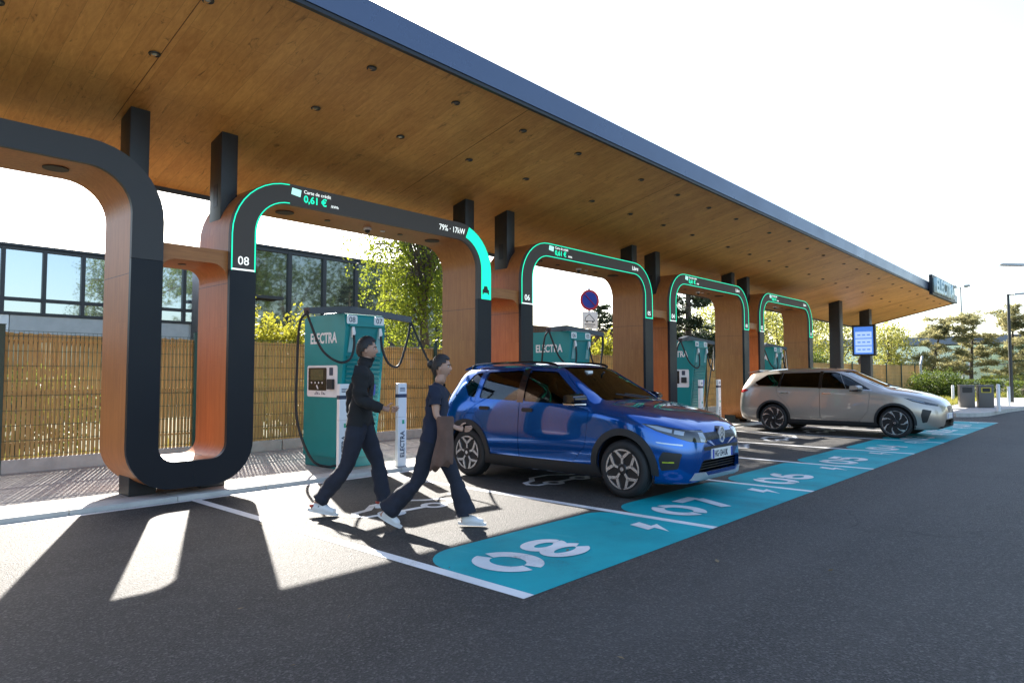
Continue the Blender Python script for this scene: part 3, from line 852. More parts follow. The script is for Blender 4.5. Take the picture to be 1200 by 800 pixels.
M['display'] = mat('charger_display', (0.012, 0.012, 0.012), 0.2, emit=(0.30, 0.27, 0.12), estr=0.035)
M['bezel'] = mat('display_bezel', (0.010, 0.009, 0.009), 0.25)
def build_charger(name, label, loc, nums, plugged=False):
    """local origin: middle of the cabinet front at pavement level; front faces -y, screen side faces -x"""
    t = thing(name, label, 'charging station', loc, 0, 'teal charging stations')
    W, D, H = 0.33, 0.95, 2.13
    # side profile (y,z): the front leans out towards the top
    prof = [(0.10, 0.14), (0.02, 0.75), (-0.10, H - 0.20), (-0.10, H - 0.06)] + arc(-0.04, H - 0.06, 0.06, 180, 90, 4)[1:] + arc(D - 0.06, H - 0.06, 0.06, 90, 0, 4) + [(D, 0.14)]
    bm = B(); prism(bm, prof, -W, W, 'X')
    bmesh.ops.bevel(bm, geom=[e for e in bm.edges if abs(e.verts[0].co.x - e.verts[1].co.x) < 1e-5], offset=0.018, segments=2, affect='EDGES')
    body = obj('cabinet', bm, M['teal'], t, 40)
    obj('plinth', mbox(-W + 0.03, W - 0.03, 0.14, D - 0.03, -0.002, 0.139), M['teal_dark'], t)
    def fy(z):            # y of the front face at height z
        P = prof[:4]
        for (y0, z0), (y1, z1) in zip(P, P[1:]):
            if z0 <= z <= z1: return y0 + (y1 - y0) * (z - z0) / (z1 - z0)
        return -0.1
    # louvred front panel: slats in one mesh
    bm = B()
    z = 0.34
    while z < 1.52:
        y = fy(z)
        vs_ = [bm.verts.new(p) for p in ((-W + 0.05, y - 0.003, z), (W - 0.05, y - 0.003, z), (W - 0.05, fy(z + 0.05) - 0.026, z + 0.05), (-W + 0.05, fy(z + 0.05) - 0.026, z + 0.05), (W - 0.05, fy(z + .056) - 0.001, z + 0.056), (-W + 0.05, fy(z + .056) - 0.001, z + 0.056))]
        bm.faces.new(vs_[:4]); bm.faces.new([vs_[3], vs_[2], vs_[4], vs_[5]])
        z += 0.064
    obj('louvre_panel', bm, M['teal_dark'], t)
    # recess with the two plug holders below the top edge
    bm = B(); prism(bm, [(fy(1.58) - 0.004, 1.58), (fy(1.97) - 0.004, 1.97), (fy(1.97) + 0.004, 1.97), (fy(1.58) + 0.004, 1.58)], -W + 0.05, W - 0.05, 'X')
    obj('recess', bm, M['teal_dark'], t)
    bm = B(); prism(bm, [(fy(1.93) - 0.04, 1.955), (fy(1.93) - 0.04, 1.985), (-0.096, 1.985), (-0.096, 1.955)], -W + 0.05, W - 0.05, 'X')
    obj('recess_hood', bm, M['teal'], t)
    for s, num in ((-1, nums[0]), (1, nums[1])):
        bm = B()
        xx = s * 0.225
        prism(bm, [(xx - 0.045, 1.60), (xx + 0.045, 1.60), (xx + 0.02, 1.93), (xx - 0.02, 1.93)], -0.012, -0.004)
        for v in bm.verts: v.co.y += fy(v.co.z)
        hol = obj('plug_holder', bm, M['teal_pale'], t)
        bm = B(); prism(bm, rrect(xx - 0.085, xx + 0.085, 1.985, 2.105, 0.025), -0.106, -0.1005)
        pl = obj('number_plate', bm, M['white_metal'], t)
        text('number', num, 0.105, M['navy_print'], pl, (xx, -0.1085, 2.01), align='CENTER')
        bm = B(); tube(bm, [(xx, fy(1.93) - 0.03, 1.94), (xx, fy(1.86) - 0.05, 1.86), (xx, fy(1.80) - 0.035, 1.80)], [0.02, 0.028, 0.02], 10)
        obj('connector', bm, M['white_metal'], t, 40)
    # socket for alternating current halfway down
    bm = B(); prism(bm, rrect(0.10, 0.20, 1.0, 1.16, 0.02), -0.055, -0.03)
    for v in bm.verts: v.co.y += fy(v.co.z)
    so = obj('socket', bm, mat_get('blue_socket', (0.02, 0.06, 0.30), 0.4), t)
    # screen side
    sd = -W - 0.001
    bm = B(); prism(bm, rrect(0.07, 0.83, 0.98, 1.42, 0.035), sd - 0.008, sd, 'X')
    pn = obj('screen_panel', bm, M['white_metal'], t)
    bm = B(); prism(bm, rrect(0.33, 0.79, 1.07, 1.39, 0.02), sd - 0.014, sd - 0.0085, 'X'); bz = obj('screen_bezel', bm, M['bezel'], pn)
    bm = B(); prism(bm, rrect(0.40, 0.73, 1.215, 1.365, 0.008), sd - 0.0165, sd - 0.0145, 'X'); obj('display', bm, M['display'], bz)
    bm = B()
    for i in range(4):
        yy = 0.43 + i * 0.09
        prism(bm, rrect(yy - 0.012, yy + 0.012, 1.165, 1.19, 0.004), sd - 0.016, sd - 0.0145, 'X')
    prism(bm, [(0.52, 1.09), (0.55, 1.09), (0.585, 1.135), (0.57, 1.15), (0.55, 1.14)], sd - 0.016, sd - 0.0145, 'X')
    obj('key_icon', bm, M['white_metal'], bz)
    bm = B(); prism(bm, rrect(0.13, 0.26, 1.09, 1.23, 0.012), sd - 0.05, sd - 0.0085, 'X'); obj('card_reader', bm, M['black_plastic'], pn)
    bm = B(); prism(bm, rrect(0.17, 0.26, 1.28, 1.39, 0.012), sd - 0.012, sd - 0.0085, 'X'); obj('label_plate', bm, M['navy_print'], pn)
    bm = B()
    for i, yy in enumerate((0.36, 0.39, 0.43, 0.50, 0.54, 0.58, 0.61)):
        box(bm, sd - 0.0095, sd - 0.0083, yy, yy + 0.018, 1.012, 1.03 + 0.014 * (i % 3))
    obj('print', bm, M['navy_print'], pn)
    text('lettering', 'ELECTRA', 0.205, M['white_metal'], body, (sd - 0.002, 0.77, 1.735), (R(90), 0, R(-90)), bold=0.006, sx=0.80)
    # cable arm: a shallow V of two beams on top, apex at the back
    ap = (0.02, 0.30, 2.23)
    tl, tr_ = (-0.85, 0.02, 2.13), (0.88, 0.0, 2.11)
    bm = B(); bar(bm, ap, tl, 0.10, 0.085); bar(bm, ap, tr_, 0.10, 0.085)
    box(bm, -0.05, 0.09, 0.23, 0.40, 2.125, 2.262, 0.01); box(bm, -0.22, 0.26, 0.18, 0.62, 2.128, 2.165, 0.01)
    obj('cable_arm', bm, M['slate_metal'], t)
    bm = B(); cable(bm, [tl, (-0.82, -0.03, 1.97), (-0.70, -0.12, 1.62), (-0.50, -0.2, 1.46), (-0.32, -0.2, 1.50), (-0.235, -0.17, 1.68), (-0.225, -0.145, 1.83)], 0.017)
    obj('cable', bm, M['rubber'], t, 60)
    bm = B(); cable(bm, [(tl[0], tl[1], 2.1), (-0.93, 0.05, 1.95), (-0.90, 0.15, 1.4), (-0.86, 0.2, 0.7), (-0.66, 0.18, 0.18), (-0.45, 0.13, 0.05), (-0.2, 0.15, 0.06)], 0.017)
    obj('cable', bm, M['rubber'], t, 60)
    bm = B(); cable(bm, [(0.225, -0.145, 1.83), (0.24, -0.18, 1.62), (0.34, -0.2, 1.44), (0.52, -0.18, 1.42), (0.70, -0.1, 1.68), (0.82, -0.04, 1.92), tr_], 0.017)
    obj('cable', bm, M['rubber'], t, 60)
    if plugged:
        bm = B(); cable(bm, [tr_, (0.93, -0.10, 1.85), (1.00, -0.35, 1.40), (1.04, -0.62, 1.08), (1.03, -0.80, 0.97), plugged], 0.016)
        obj('cable', bm, M['rubber'], t, 60)
    else:
        bm = B(); cable(bm, [tr_, (0.93, 0.02, 1.9), (0.92, 0.1, 1.4), (0.86, 0.2, 0.6), (0.66, 0.2, 0.15), (0.40, 0.15, 0.05), (0.25, 0.2, 0.06)], 0.017)
        obj('cable', bm, M['rubber'], t, 60)
    return t
_mats = {}
def mat_get(n, col, rough=0.5, **k):
    if n not in _mats: _mats[n] = mat(n, col, rough, **k)
    return _mats[n]
CX = [5.61 + 5.03 * i for i in range(4)]
CY = 7.95
CLAB = ['tall teal charging station numbered 08 and 07, behind the walking man in black', 'teal charging station half hidden behind the roof of the blue car', 'teal charging station with white screen panel seen over the bonnet of the blue car', 'farthest teal charging station, only its top showing above the silver car']
NUMS = [('08', '07'), ('06', '05'), ('04', '03'), ('02', '01')]
for i in range(4):
    build_charger('charging_station', CLAB[i], (CX[i], CY, KZ), NUMS[i], plugged=(1.13, -1.00, 0.93) if i == 0 else False)

# white marker posts in front of the chargers
def build_post(label, loc):
    t = thing('marker_post', label, 'bollard', loc, 0, 'white marker posts beside the chargers')
    obj('post', mbox(-0.075, 0.075, -0.03, 0.03, 0, 1.17, 0.004), M['white_metal'], t)
    bm = B(); box(bm, -0.0765, 0.0765, -0.0315, 0.0315, 0.97, 1.02); obj('dark_band', bm, M['navy_print'], t)
    bm = B(); box(bm, -0.076, 0.076, -0.031, 0.031, 0.695, 0.699); obj('joint', bm, M['concrete'], t)
    text('caption', '50%', 0.055, M['navy_print'], t, (0, -0.0325, 1.085), align='CENTER') if False else None
    text('lettering', 'ELECTRA', 0.105, M['navy_print'], t, (0.036, -0.0325, 0.13), (R(90), R(-90), 0), bold=0.002, sx=0.86)
    bm = B(); box(bm, -0.005, 0.036, -0.0325, -0.0315, 0.60, 0.655); obj('green_mark', bm, M['led_green_paint'], t)
    bm = B()
    for i in range(3): box(bm, -0.045 + 0.0 * i, 0.045, -0.0325, -0.0315, 1.06 + 0.02 * i, 1.07 + 0.02 * i)
    obj('print', bm, M['navy_print'], t)
    bm = B(); box(bm, -0.08, 0.08, -0.035, 0.035, 0.0, 0.012); obj('base_plate', bm, M['galv'], t)
M['led_green_paint'] = mat('green_print', (0.05, 0.35, 0.2), 0.5)
PL = [('white marker post in front of the nearest charging station, behind the walking man', 'white marker post standing free between the two walkers'),
      ('white marker post left of the second station, behind the blue car', 'white marker post right of the second station, behind the blue car'),
      ('white marker post in front of the third station, seen over the blue bonnet', 'white marker post against the wooden arch leg, left of the silver car'),
      ('white marker post left of the farthest station', 'white marker post right of the farthest station')]
for i in range(4):
    for j, dx in enumerate((-0.50, 0.46)):
        if i in (1, 3): continue
        build_post(PL[i][j], (CX[i] + dx, YB + 0.13, KZ))
# ================================================================== CARS
import numpy as np
def pchip(xs, ys):
    xs = np.array(xs, float); ys = np.array(ys, float)
    h = np.diff(xs); d = np.diff(ys) / h
    m = np.zeros(len(xs))
    for i in range(1, len(xs) - 1):
        if d[i - 1] * d[i] > 0:
            w1 = 2 * h[i] + h[i - 1]; w2 = h[i] + 2 * h[i - 1]
            m[i] = (w1 + w2) / (w1 / d[i - 1] + w2 / d[i])
    m[0], m[-1] = d[0], d[-1]
    def f(x):
        i = int(min(max(np.searchsorted(xs, x) - 1, 0), len(h) - 1))
        t = min(max((x - xs[i]) / h[i], 0), 1)
        return float((1 + 2 * t) * (1 - t) ** 2 * ys[i] + t * (1 - t) ** 2 * h[i] * m[i] + t * t * (3 - 2 * t) * ys[i + 1] + t * t * (t - 1) * h[i] * m[i + 1])
    return f

def loft_mesh(spec, off=0.0, seg=7):
    """closed car shell: sections swept along x; off moves the skin along its normals"""
    C_ = {k: pchip(*zip(*v)) for k, v in spec['curves'].items()}
    xs = spec['stations']
    rings = []
    for x in xs:
        g = {k: f(x) for k, f in C_.items()}
        P = [(0, g['zb']), (g['ws'] * 0.6, g['zb']), (g['ws'], g['zb'] + 0.015), (g['wm'], g['zm']), (g['wm2'], g['zm2']), (g['wd'], g['zd']), (g['wr'], g['zr']),
             (g['wr'] * 0.62, g['zr'] + (g['zt'] - g['zr']) * 0.72), (0, g['zt'])]
        P = [(-P[1][0], P[1][1])] + P + [(-P[-2][0], P[-2][1])]
        pts = []
        for i in range(1, len(P) - 2):
            p0, p1, p2, p3 = (np.array(P[j], float) for j in (i - 1, i, i + 1, i + 2))
            # centripetal-like tangents keep corners from overshooting
            l1 = max(np.linalg.norm(p2 - p1), 1e-6); l0 = max(np.linalg.norm(p1 - p0), 1e-6); l2 = max(np.linalg.norm(p3 - p2), 1e-6)
            m1 = ((p1 - p0) / l0 * l1 + (p2 - p1) / l1 * l0) / (l0 + l1) * l1 * 0.9
            m2 = ((p2 - p1) / l1 * l2 + (p3 - p2) / l2 * l1) / (l1 + l2) * l1 * 0.9
            for k in range(seg):
                t = k / seg
                pts.append((1 + 2 * t) * (1 - t) ** 2 * p1 + t * (1 - t) ** 2 * m1 + t * t * (3 - 2 * t) * p2 + t * t * (t - 1) * m2)
        pts.append(np.array(P[-2], float))
        half = [(float(max(p[0], 0)), float(p[1])) for p in pts]
        half[0] = (0.0, half[0][1]); half[-1] = (0.0, half[-1][1])
        ring = [(x, -w, z) for w, z in half] + [(x, w, z) for w, z in half[-2:0:-1]]
        rings.append(ring)
    bm = B()
    R_ = [[bm.verts.new(p) for p in r] for r in rings]
    n = len(R_[0])
    for i in range(len(R_) - 1):
        for k in range(n):
            bm.faces.new([R_[i][k], R_[i][(k + 1) % n], R_[i + 1][(k + 1) % n], R_[i + 1][k]])
    for ring, x in ((R_[0], xs[0]), (R_[-1], xs[-1])):
        c = bm.verts.new((x, 0, sum(v.co.z for v in ring) / n))
        for k in range(n): bm.faces.new([ring[k], ring[(k + 1) % n], c])
    bmesh.ops.recalc_face_normals(bm, faces=bm.faces)
    bm.normal_update()
    if off:
        for v in bm.verts: v.co += v.normal * off
    me = bpy.data.meshes.new('loft'); bm.to_mesh(me); bm.free()
    return me

def as_mesh(bm):
    bmesh.ops.recalc_face_normals(bm, faces=bm.faces)
    bmesh.ops.triangulate(bm, faces=[f for f in bm.faces if len(f.verts) > 4])
    me = bpy.data.meshes.new('tmp'); bm.to_mesh(me); bm.free(); return me

def boolean(a, b, op='DIFFERENCE', solver='MANIFOLD'):
    oa = bpy.data.objects.new('tmp_a', a); ob = bpy.data.objects.new('tmp_b', b)
    COL.objects.link(oa); COL.objects.link(ob)
    md = oa.modifiers.new('b', 'BOOLEAN'); md.operation = op; md.object = ob
    try: md.solver = solver
    except TypeError: md.solver = 'EXACT'
    dg = bpy.context.evaluated_depsgraph_get()
    me = bpy.data.meshes.new_from_object(oa.evaluated_get(dg))
    bpy.data.objects.remove(oa, do_unlink=True); bpy.data.objects.remove(ob, do_unlink=True)
    return me

def pr(pts, d0, d1, axis):
    bm = B(); prism(bm, pts, d0, d1, axis); return as_mesh(bm)
def grow(pts, d):
    """offset a closed outline outwards by d"""
    n = len(pts); ar = sum(pts[i][0] * pts[(i + 1) % n][1] - pts[(i + 1) % n][0] * pts[i][1] for i in range(n))
    sg = 1 if ar > 0 else -1; out = []
    for i in range(n):
        p0, p1, p2 = Vector(pts[i - 1]), Vector(pts[i]), Vector(pts[(i + 1) % n])
        d1 = (p1 - p0).normalized(); d2 = (p2 - p1).normalized()
        n1 = Vector((d1.y, -d1.x)) * sg; n2 = Vector((d2.y, -d2.x)) * sg
        b = (n1 + n2)
        b = b / max(b.dot(n1), 0.35) if b.length > 1e-6 else n1
        out.append((p1.x + b.x * d, p1.y + b.y * d))
    return out
def rounded(pts, r, n=4):
    """round the corners of a closed outline"""
    out = []; N_ = len(pts)
    for i in range(N_):
        p0, p1, p2 = Vector(pts[i - 1]), Vector(pts[i]), Vector(pts[(i + 1) % N_])
        a, c = p0 - p1, p2 - p1
        rr = min(r, a.length * 0.45, c.length * 0.45)
        s, e = p1 + a.normalized() * rr, p1 + c.normalized() * rr
        for k in range(n + 1):
            t = k / n
            q = s * (1 - t) ** 2 + p1 * 2 * t * (1 - t) + e * t * t
            out.append((q.x, q.y))
    return out
def dup_m(me): return me.copy()

def car_paint(name, col, flake, rough=0.28, metal=0.35):
    m, nt, b = nodes_of(name)
    v = mapped(nt)
    vr = N(nt, 'ShaderNodeTexVoronoi', Scale=900.0); nt.links.new(v, vr.inputs['Vector'])
    s = N(nt, 'ShaderNodeSeparateColor'); nt.links.new(vr.outputs['Color'], s.inputs[0])
    lw = N(nt, 'ShaderNodeLayerWeight', Blend=0.35)
    c = mix_col(nt, math_n(nt, 'MULTIPLY', s.outputs[0], 0.30), col, flake)
    c = mix_col(nt, math_n(nt, 'MULTIPLY', lw.outputs['Facing'], 0.5), c, [x * 0.55 for x in col])
    nt.links.new(c, b.inputs['Base Color'])
    b.inputs['Metallic'].default_value = metal; b.inputs['Roughness'].default_value = rough
    b.inputs['Coat Weight'].default_value = 1.0; b.inputs['Coat Roughness'].default_value = 0.02
    bp = N(nt, 'ShaderNodeBump', Strength=0.015, Distance=0.01)
    nt.links.new(noise(nt, v, 5.0, 2), bp.inputs['Height']); nt.links.new(bp.outputs[0], b.inputs['Coat Normal'])
    return m
M['blue_car'] = car_paint('blue_car_paint', (0.0, 0.075, 0.34), (0.0, 0.15, 0.55), 0.14, 0.65)
M['blue_car'].node_tree.nodes['Principled BSDF'].inputs['Specular IOR Level'].default_value = 0.2
M['silver_car'] = car_paint('silver_car_paint', (0.37, 0.325, 0.285), (0.64, 0.585, 0.52), 0.33, 0.6)
M['car_glass'] = glass_mat('car_glass', (0.30, 0.33, 0.33))
M['privacy_glass'] = glass_mat('privacy_glass', (0.03, 0.03, 0.033))
M['chrome'] = mat('bright_metal', (0.72, 0.72, 0.73), 0.16, 1.0)
M['rim_silver'] = mat('machined_alloy', (0.62, 0.62, 0.63), 0.26, 0.9)
M['rim_black'] = mat('black_alloy', (0.012, 0.012, 0.013), 0.3)
M['gloss_black'] = mat('gloss_black', (0.008, 0.008, 0.009), 0.08, coat=0.6)
M['cladding'] = mat('unpainted_cladding', (0.018, 0.018, 0.019), 0.55, bump=0.08, bscale=260)
M['seat'] = mat('seat_fabric', (0.035, 0.035, 0.038), 0.85, var=0.25, vscale=14)
M['seat_pale'] = mat('pale_seat_fabric', (0.30, 0.29, 0.27), 0.8, var=0.1, vscale=10)
M['lamp_clear'] = mat('lamp_lens_clear', (0.34, 0.36, 0.38), 0.06, 0.55, coat=1.0)
M['lamp_dark'] = mat('lamp_housing', (0.02, 0.02, 0.022), 0.07, coat=1.0)
M['lamp_red'] = mat('tail_lamp', (0.35, 0.008, 0.008), 0.1, coat=1.0)
M['plate'] = mat('number_plate', (0.72, 0.72, 0.70), 0.4)
M['plate_blue'] = mat('plate_blue', (0.01, 0.04, 0.35), 0.4)
M['disc'] = mat('brake_disc', (0.28, 0.28, 0.29), 0.35, 0.9)
M['emblem'] = mat('emblem_silver', (0.75, 0.75, 0.76), 0.4, 0.6)
M['mesh_grille'] = mat('mesh_grille', (0.014, 0.015, 0.017), 0.5, bump=1.0, bscale=45)
M['skid'] = mat('skid_plate', (0.42, 0.43, 0.45), 0.35, 0.4)

def build_wheel(root, x, y, side, spec):
    """side -1: right-hand side of the car, outer face towards -y"""
    r, w = spec['tyre_r'], spec['tyre_w']; rim = spec['rim_r']
    e = bpy.data.objects.new('wheel', None); COL.objects.link(e); e.parent = root
    e.location = (x, y, r)
    if side > 0: e.rotation_euler = (0, 0, PI)
    e.empty_display_size = 0.1
    h = w / 2
    bm = B()
    lathe(bm, [(rim - 0.012, -h + 0.012), (rim + 0.008, -h + 0.002), (rim + 0.03, -h - 0.006), (r - 0.045, -h - 0.004), (r - 0.02, -h + 0.008), (r - 0.006, -h + 0.024), (r - 0.002, -h + 0.05), (r - 0.012, -h + 0.052), (r - 0.012, -h + 0.060), (r, -h + 0.062),
               (r, -0.006), (r - 0.012, -0.005), (r - 0.012, 0.005), (r, 0.006), (r, h - 0.05), (r - 0.008, h - 0.02), (r - 0.045, h), (rim, h)], 56, 'Y')
    obj('tyre', bm, M['rubber'], e, 40)
    bm = B()
    lathe(bm, [(rim, -h + 0.004), (rim, -h - 0.004), (rim - 0.010, -h - 0.004), (rim - 0.018, -h + 0.012), (rim - 0.03, -h + 0.08), (rim - 0.04, h)], 56, 'Y')
    obj('rim', bm, M['rim_black'] if spec['style'] != 'turbine' else M['rim_black'], e, 40)
    bm = B(); lathe(bm, [(0.06, -h + 0.085), (rim * 0.70, -h + 0.085), (rim * 0.70, -h + 0.105), (0.06, -h + 0.105)], 40, 'Y'); obj('brake_disc', bm, M['disc'], e, 40)
    bm = B(); lathe(bm, [(rim - 0.02, -h + 0.13), (0.02, -h + 0.13), (0.02, -h + 0.14), (rim - 0.02, -h + 0.14)], 40, 'Y'); obj('backing_plate', bm, M['rim_black'], e)
    silver, dark = B(), B()
    def sp(bm, pts, y0, y1): # outline in wheel plane -> prism along y
        prism(bm, pts, y0, y1, 'Y')
    def ln(bm, a, b, wa, wb, y0, y1):
        a, b = Vector(a), Vector(b); d = (b - a).normalized(); nn = Vector((-d.y, d.x))
        sp(bm, [tuple(a + nn * wa / 2), tuple(b + nn * wb / 2), tuple(b - nn * wb / 2), tuple(a - nn * wa / 2)], y0, y1)
    def pol(rr, a): return (rr * math.cos(a), rr * math.sin(a))
    yo = -h - 0.010
    if spec['style'] == 'star':
        for k in range(5):
            a = PI / 2 + k * 2 * PI / 5
            ln(dark, pol(0.03, a), pol(rim * 0.55, a), 0.060, 0.056, yo + 0.010, yo + 0.04)
            ln(silver, pol(rim * 0.22, a), pol(rim * 0.58, a), 0.024, 0.036, yo, yo + 0.02)
            for s in (-1, 1):
                ln(silver, pol(rim * 0.54, a), pol(rim * 0.93, a + s * 0.42), 0.036, 0.030, yo + 0.0005, yo + 0.02)
                ln(dark, pol(rim * 0.52, a), pol(rim * 0.95, a + s * 0.46), 0.052, 0.05, yo + 0.010, yo + 0.04)
            arcp = [pol(rim * 0.985, a - 0.56 + 1.12 * i / 10) for i in range(11)]; arcq = [pol(rim * (0.885 + 0.05 * abs(i - 5) / 5), a - 0.56 + 1.12 * i / 10) for i in range(11)]
            band(silver, arcp, arcq, yo + 0.001, yo + 0.02)
    else:
        for k in range(7):
            a = PI / 2 + k * 2 * PI / 7
            tw = 0.42
            pts = [pol(rim * 0.24, a - 0.20), pol(rim * 0.60, a - 0.06), pol(rim * 0.97, a + tw - 0.20), pol(rim * 0.97, a + tw + 0.16), pol(rim * 0.62, a + 0.30), pol(rim * 0.30, a + 0.18)]
            sp(dark, pts, yo + 0.006, yo + 0.035)
            sp(silver, [pol(rim * 0.36, a - 0.08), pol(rim * 0.62, a + 0.02), pol(rim * 0.965, a + tw - 0.16), pol(rim * 0.965, a + tw + 0.08), pol(rim * 0.62, a + 0.15)], yo, yo + 0.02)
        band(silver, [pol(rim * 0.985, i * PI / 20) for i in range(41)], [pol(rim * 0.955, i * PI / 20) for i in range(41)], yo + 0.002, yo + 0.02, cap=False)
    lathe(dark, [(0.065, yo + 0.03), (0.065, yo + 0.004), (0.05, yo - 0.004), (0.012, yo - 0.006)], 24, 'Y')
    obj('spokes', silver, M['rim_silver'], e)
    obj('spoke_backs', dark, M['rim_black'], e)
    bm = B(); cyl(bm, (0, yo - 0.008, 0), 0.024, 0.01, 16, 'Y'); obj('hub_cap', bm, M['chrome'], e)
    return e

def build_car(name, label, spec, loc, rz):
    root = thing(name, label, 'car', loc, rz)
    paint = spec['paint']
    outer = loft_mesh(spec); inner = loft_mesh(spec, -0.045)
    shell = boolean(dup_m(outer), inner)
    # openings: wheel arches, side windows, windscreen, rear window
    for wx in (0.0, spec['wb']):
        bm = B(); cyl(bm, (wx, -1.3, spec['tyre_r'] + 0.015), spec['arch_r'], 2.6, 48, 'Y'); arch = as_mesh(bm)
        shell = boolean(shell, arch)
    glass_shell = boolean(loft_mesh(spec, -0.010), loft_mesh(spec, -0.016))
    win_meshes = []
    for wname, pts, mname in spec['windows']:
        for s in (-1, 1):
            y0, y1 = (-1.2, -0.30) if s < 0 else (0.30, 1.2)
            shell = boolean(shell, pr(pts, y0, y1, 'Y'))
            win_meshes.append((wname, boolean(dup_m(glass_shell), pr(grow(pts, 0.012), y0, y1, 'Y'), 'INTERSECT'), mname, s))
    for wname, pts, x0, x1, mname in spec['screens']:
        shell = boolean(shell, pr(pts, x0, x1, 'X'))
        win_meshes.append((wname, boolean(dup_m(glass_shell), pr(grow(pts, 0.012), x0, x1, 'X'), 'INTERSECT'), mname, 0))
    # fixed cut-outs in the nose for grilles and vents
    for pts, x0, x1 in spec['front_cuts']:
        shell = boolean(shell, pr(pts, x0, x1, 'X'))
    # doors and bonnet come out of the shell with a 4 mm gap
    parts = []
    for dn, pts in spec['doors']:
        for s in (-1, 1):
            y0, y1 = (-1.2, -0.25) if s < 0 else (0.25, 1.2)
            parts.append((dn, boolean(dup_m(shell), pr(pts, y0, y1, 'Y'), 'INTERSECT'), s, pts))
            shell = boolean(shell, pr(grow(pts, 0.0045), y0, y1, 'Y'))
    bonnet = boolean(dup_m(shell), pr(spec['bonnet'], spec['bonnet_z'], 2.0, 'Z'), 'INTERSECT')
    shell = boolean(shell, pr(grow(spec['bonnet'], 0.0045), spec['bonnet_z'], 2.0, 'Z'))
    lamps = []
    lamp_shell = boolean(loft_mesh(spec, 0.004), loft_mesh(spec, -0.03))
    for ln_, pts, yin, mname in spec['lamps']:
        for s in (-1, 1):
            y0, y1 = (-1.2, -yin) if s < 0 else (yin, 1.2)
            pm = pr(pts, y0, y1, 'Y')
            shell = boolean(shell, pr(grow(pts, 0.003), y0, y1, 'Y')) if ln_ != 'lamp_piece' else shell
            lamps.append((ln_, boolean(dup_m(lamp_shell), pm, 'INTERSECT'), mname))
    body = obj('body', shell, paint, root, 32)
    dobjs = {}
    for dn, me, s, pts in parts:
        dobjs[(dn, s)] = (obj('door', me, paint, root, 32), pts)
    obj('bonnet', bonnet, paint, root, 32)
    for wname, me, mname, s in win_meshes:
        obj(wname, me, M[mname], root, 40)
    for ln_, me, mname in lamps:
        obj('headlight' if ln_ in ('headlight', 'lamp_piece') else ln_, me, M[mname], root, 40)
    # proud skins: cladding round the arches and along the sills, black pillars
    clad = boolean(loft_mesh(spec, 0.014), loft_mesh(spec, -0.02))
    for wx in (0.0, spec['wb']):
        for s in (-1, 1):
            bm = B(); a0, a1 = spec['arch_sweep']
            r0, r1 = spec['arch_r'] - 0.006, spec['arch_r'] + spec['clad_w']
            cz = spec['tyre_r'] + 0.015
            P = [(wx + r0 * math.cos(R(a0 + (a1 - a0) * i / 32)), cz + r0 * math.sin(R(a0 + (a1 - a0) * i / 32))) for i in range(33)]
            Q = [(wx + r1 * math.cos(R(a0 + (a1 - a0) * i / 32)), cz + r1 * math.sin(R(a0 + (a1 - a0) * i / 32))) for i in range(33)]
            band(bm, P, Q, -1.2 if s < 0 else 0.45, -0.45 if s < 0 else 1.2); ring = as_mesh(bm)
            obj('arch_trim', boolean(dup_m(clad), ring, 'INTERSECT'), M['cladding'], root, 40)
    for s in (-1, 1):
        y0, y1 = (-1.2, -0.45) if s < 0 else (0.45, 1.2)
        obj('sill_trim', boolean(dup_m(clad), pr(spec['sill'], y0, y1, 'Y'), 'INTERSECT'), M['cladding'], root, 40)
    for pname, pts, y0_, mname in spec['skins']:
        sk = boolean(loft_mesh(spec, 0.003), loft_mesh(spec, -0.02))
        for s in (-1, 1):
            y0, y1 = (-1.2, -y0_) if s < 0 else (y0_, 1.2)
            obj(pname, boolean(dup_m(sk), pr(pts, y0, y1, 'Y'), 'INTERSECT'), M[mname], root, 40)
    for pname, pts, x0, x1, mname, dz in spec['front_skins']:
        sk = boolean(loft_mesh(spec, dz), loft_mesh(spec, dz - 0.03))
        obj(pname, boolean(sk, pr(pts, x0, x1, 'X'), 'INTERSECT'), M[mname], root, 40)
    # inner wheel housings, floor and cabin
    for wx in (0.0, spec['wb']):
        for s in (-1, 1):
            bm = B(); cz = spec['tyre_r'] + 0.015; r0 = spec['arch_r'] + 0.012
            P = [(wx + r0 * math.cos(R(-20 + 220 * i / 24)), cz + r0 * math.sin(R(-20 + 220 * i / 24))) for i in range(25)]
            Q = [(wx + (r0 + .012) * math.cos(R(-20 + 220 * i / 24)), cz + (r0 + .012) * math.sin(R(-20 + 220 * i / 24))) for i in range(25)]
            ya, yb_ = sorted((s * (spec['half'] - 0.06), s * 0.42)); band(bm, P, Q, ya, yb_)
            prism(bm, Q, min(s * 0.42, s * 0.40), max(s * 0.42, s * 0.40))
            obj('wheel_housing', bm, M['black_plastic'], root, 40)
    wb = spec['wb']; hw = spec['half']
    bm = B(); box(bm, -0.30, wb - 0.40, -hw + 0.14, hw - 0.14, 0.22, 0.30); obj('floor', bm, M['black_plastic'], root)
    zc = spec['belt']
    bm = B(); prism(bm, [(wb - 0.95, 0.45), (wb - 0.98, zc - 0.06), (wb - 0.80, zc + 0.0), (wb - 0.45, zc - 0.03), (wb - 0.40, 0.45)], -hw + 0.16, hw - 0.16); obj('dashboard', bm, M['seat'], root, 30)
    bm = B()
    c = Vector((wb - 1.12, 0.36, zc - 0.04)); pts = []
    for i in range(25):
        a = 2 * PI * i / 24; pts.append(c + Vector((math.sin(a) * 0.07, math.cos(a) * 0.18, math.sin(a) * 0.165)))
    tube(bm, pts, 0.014, 8, False); bar(bm, c + Vector((0, -0.17, 0)), c + Vector((0, 0.17, 0)), 0.03, 0.02); bar(bm, c, c + Vector((0.25, 0, -0.08)), 0.05, 0.05)
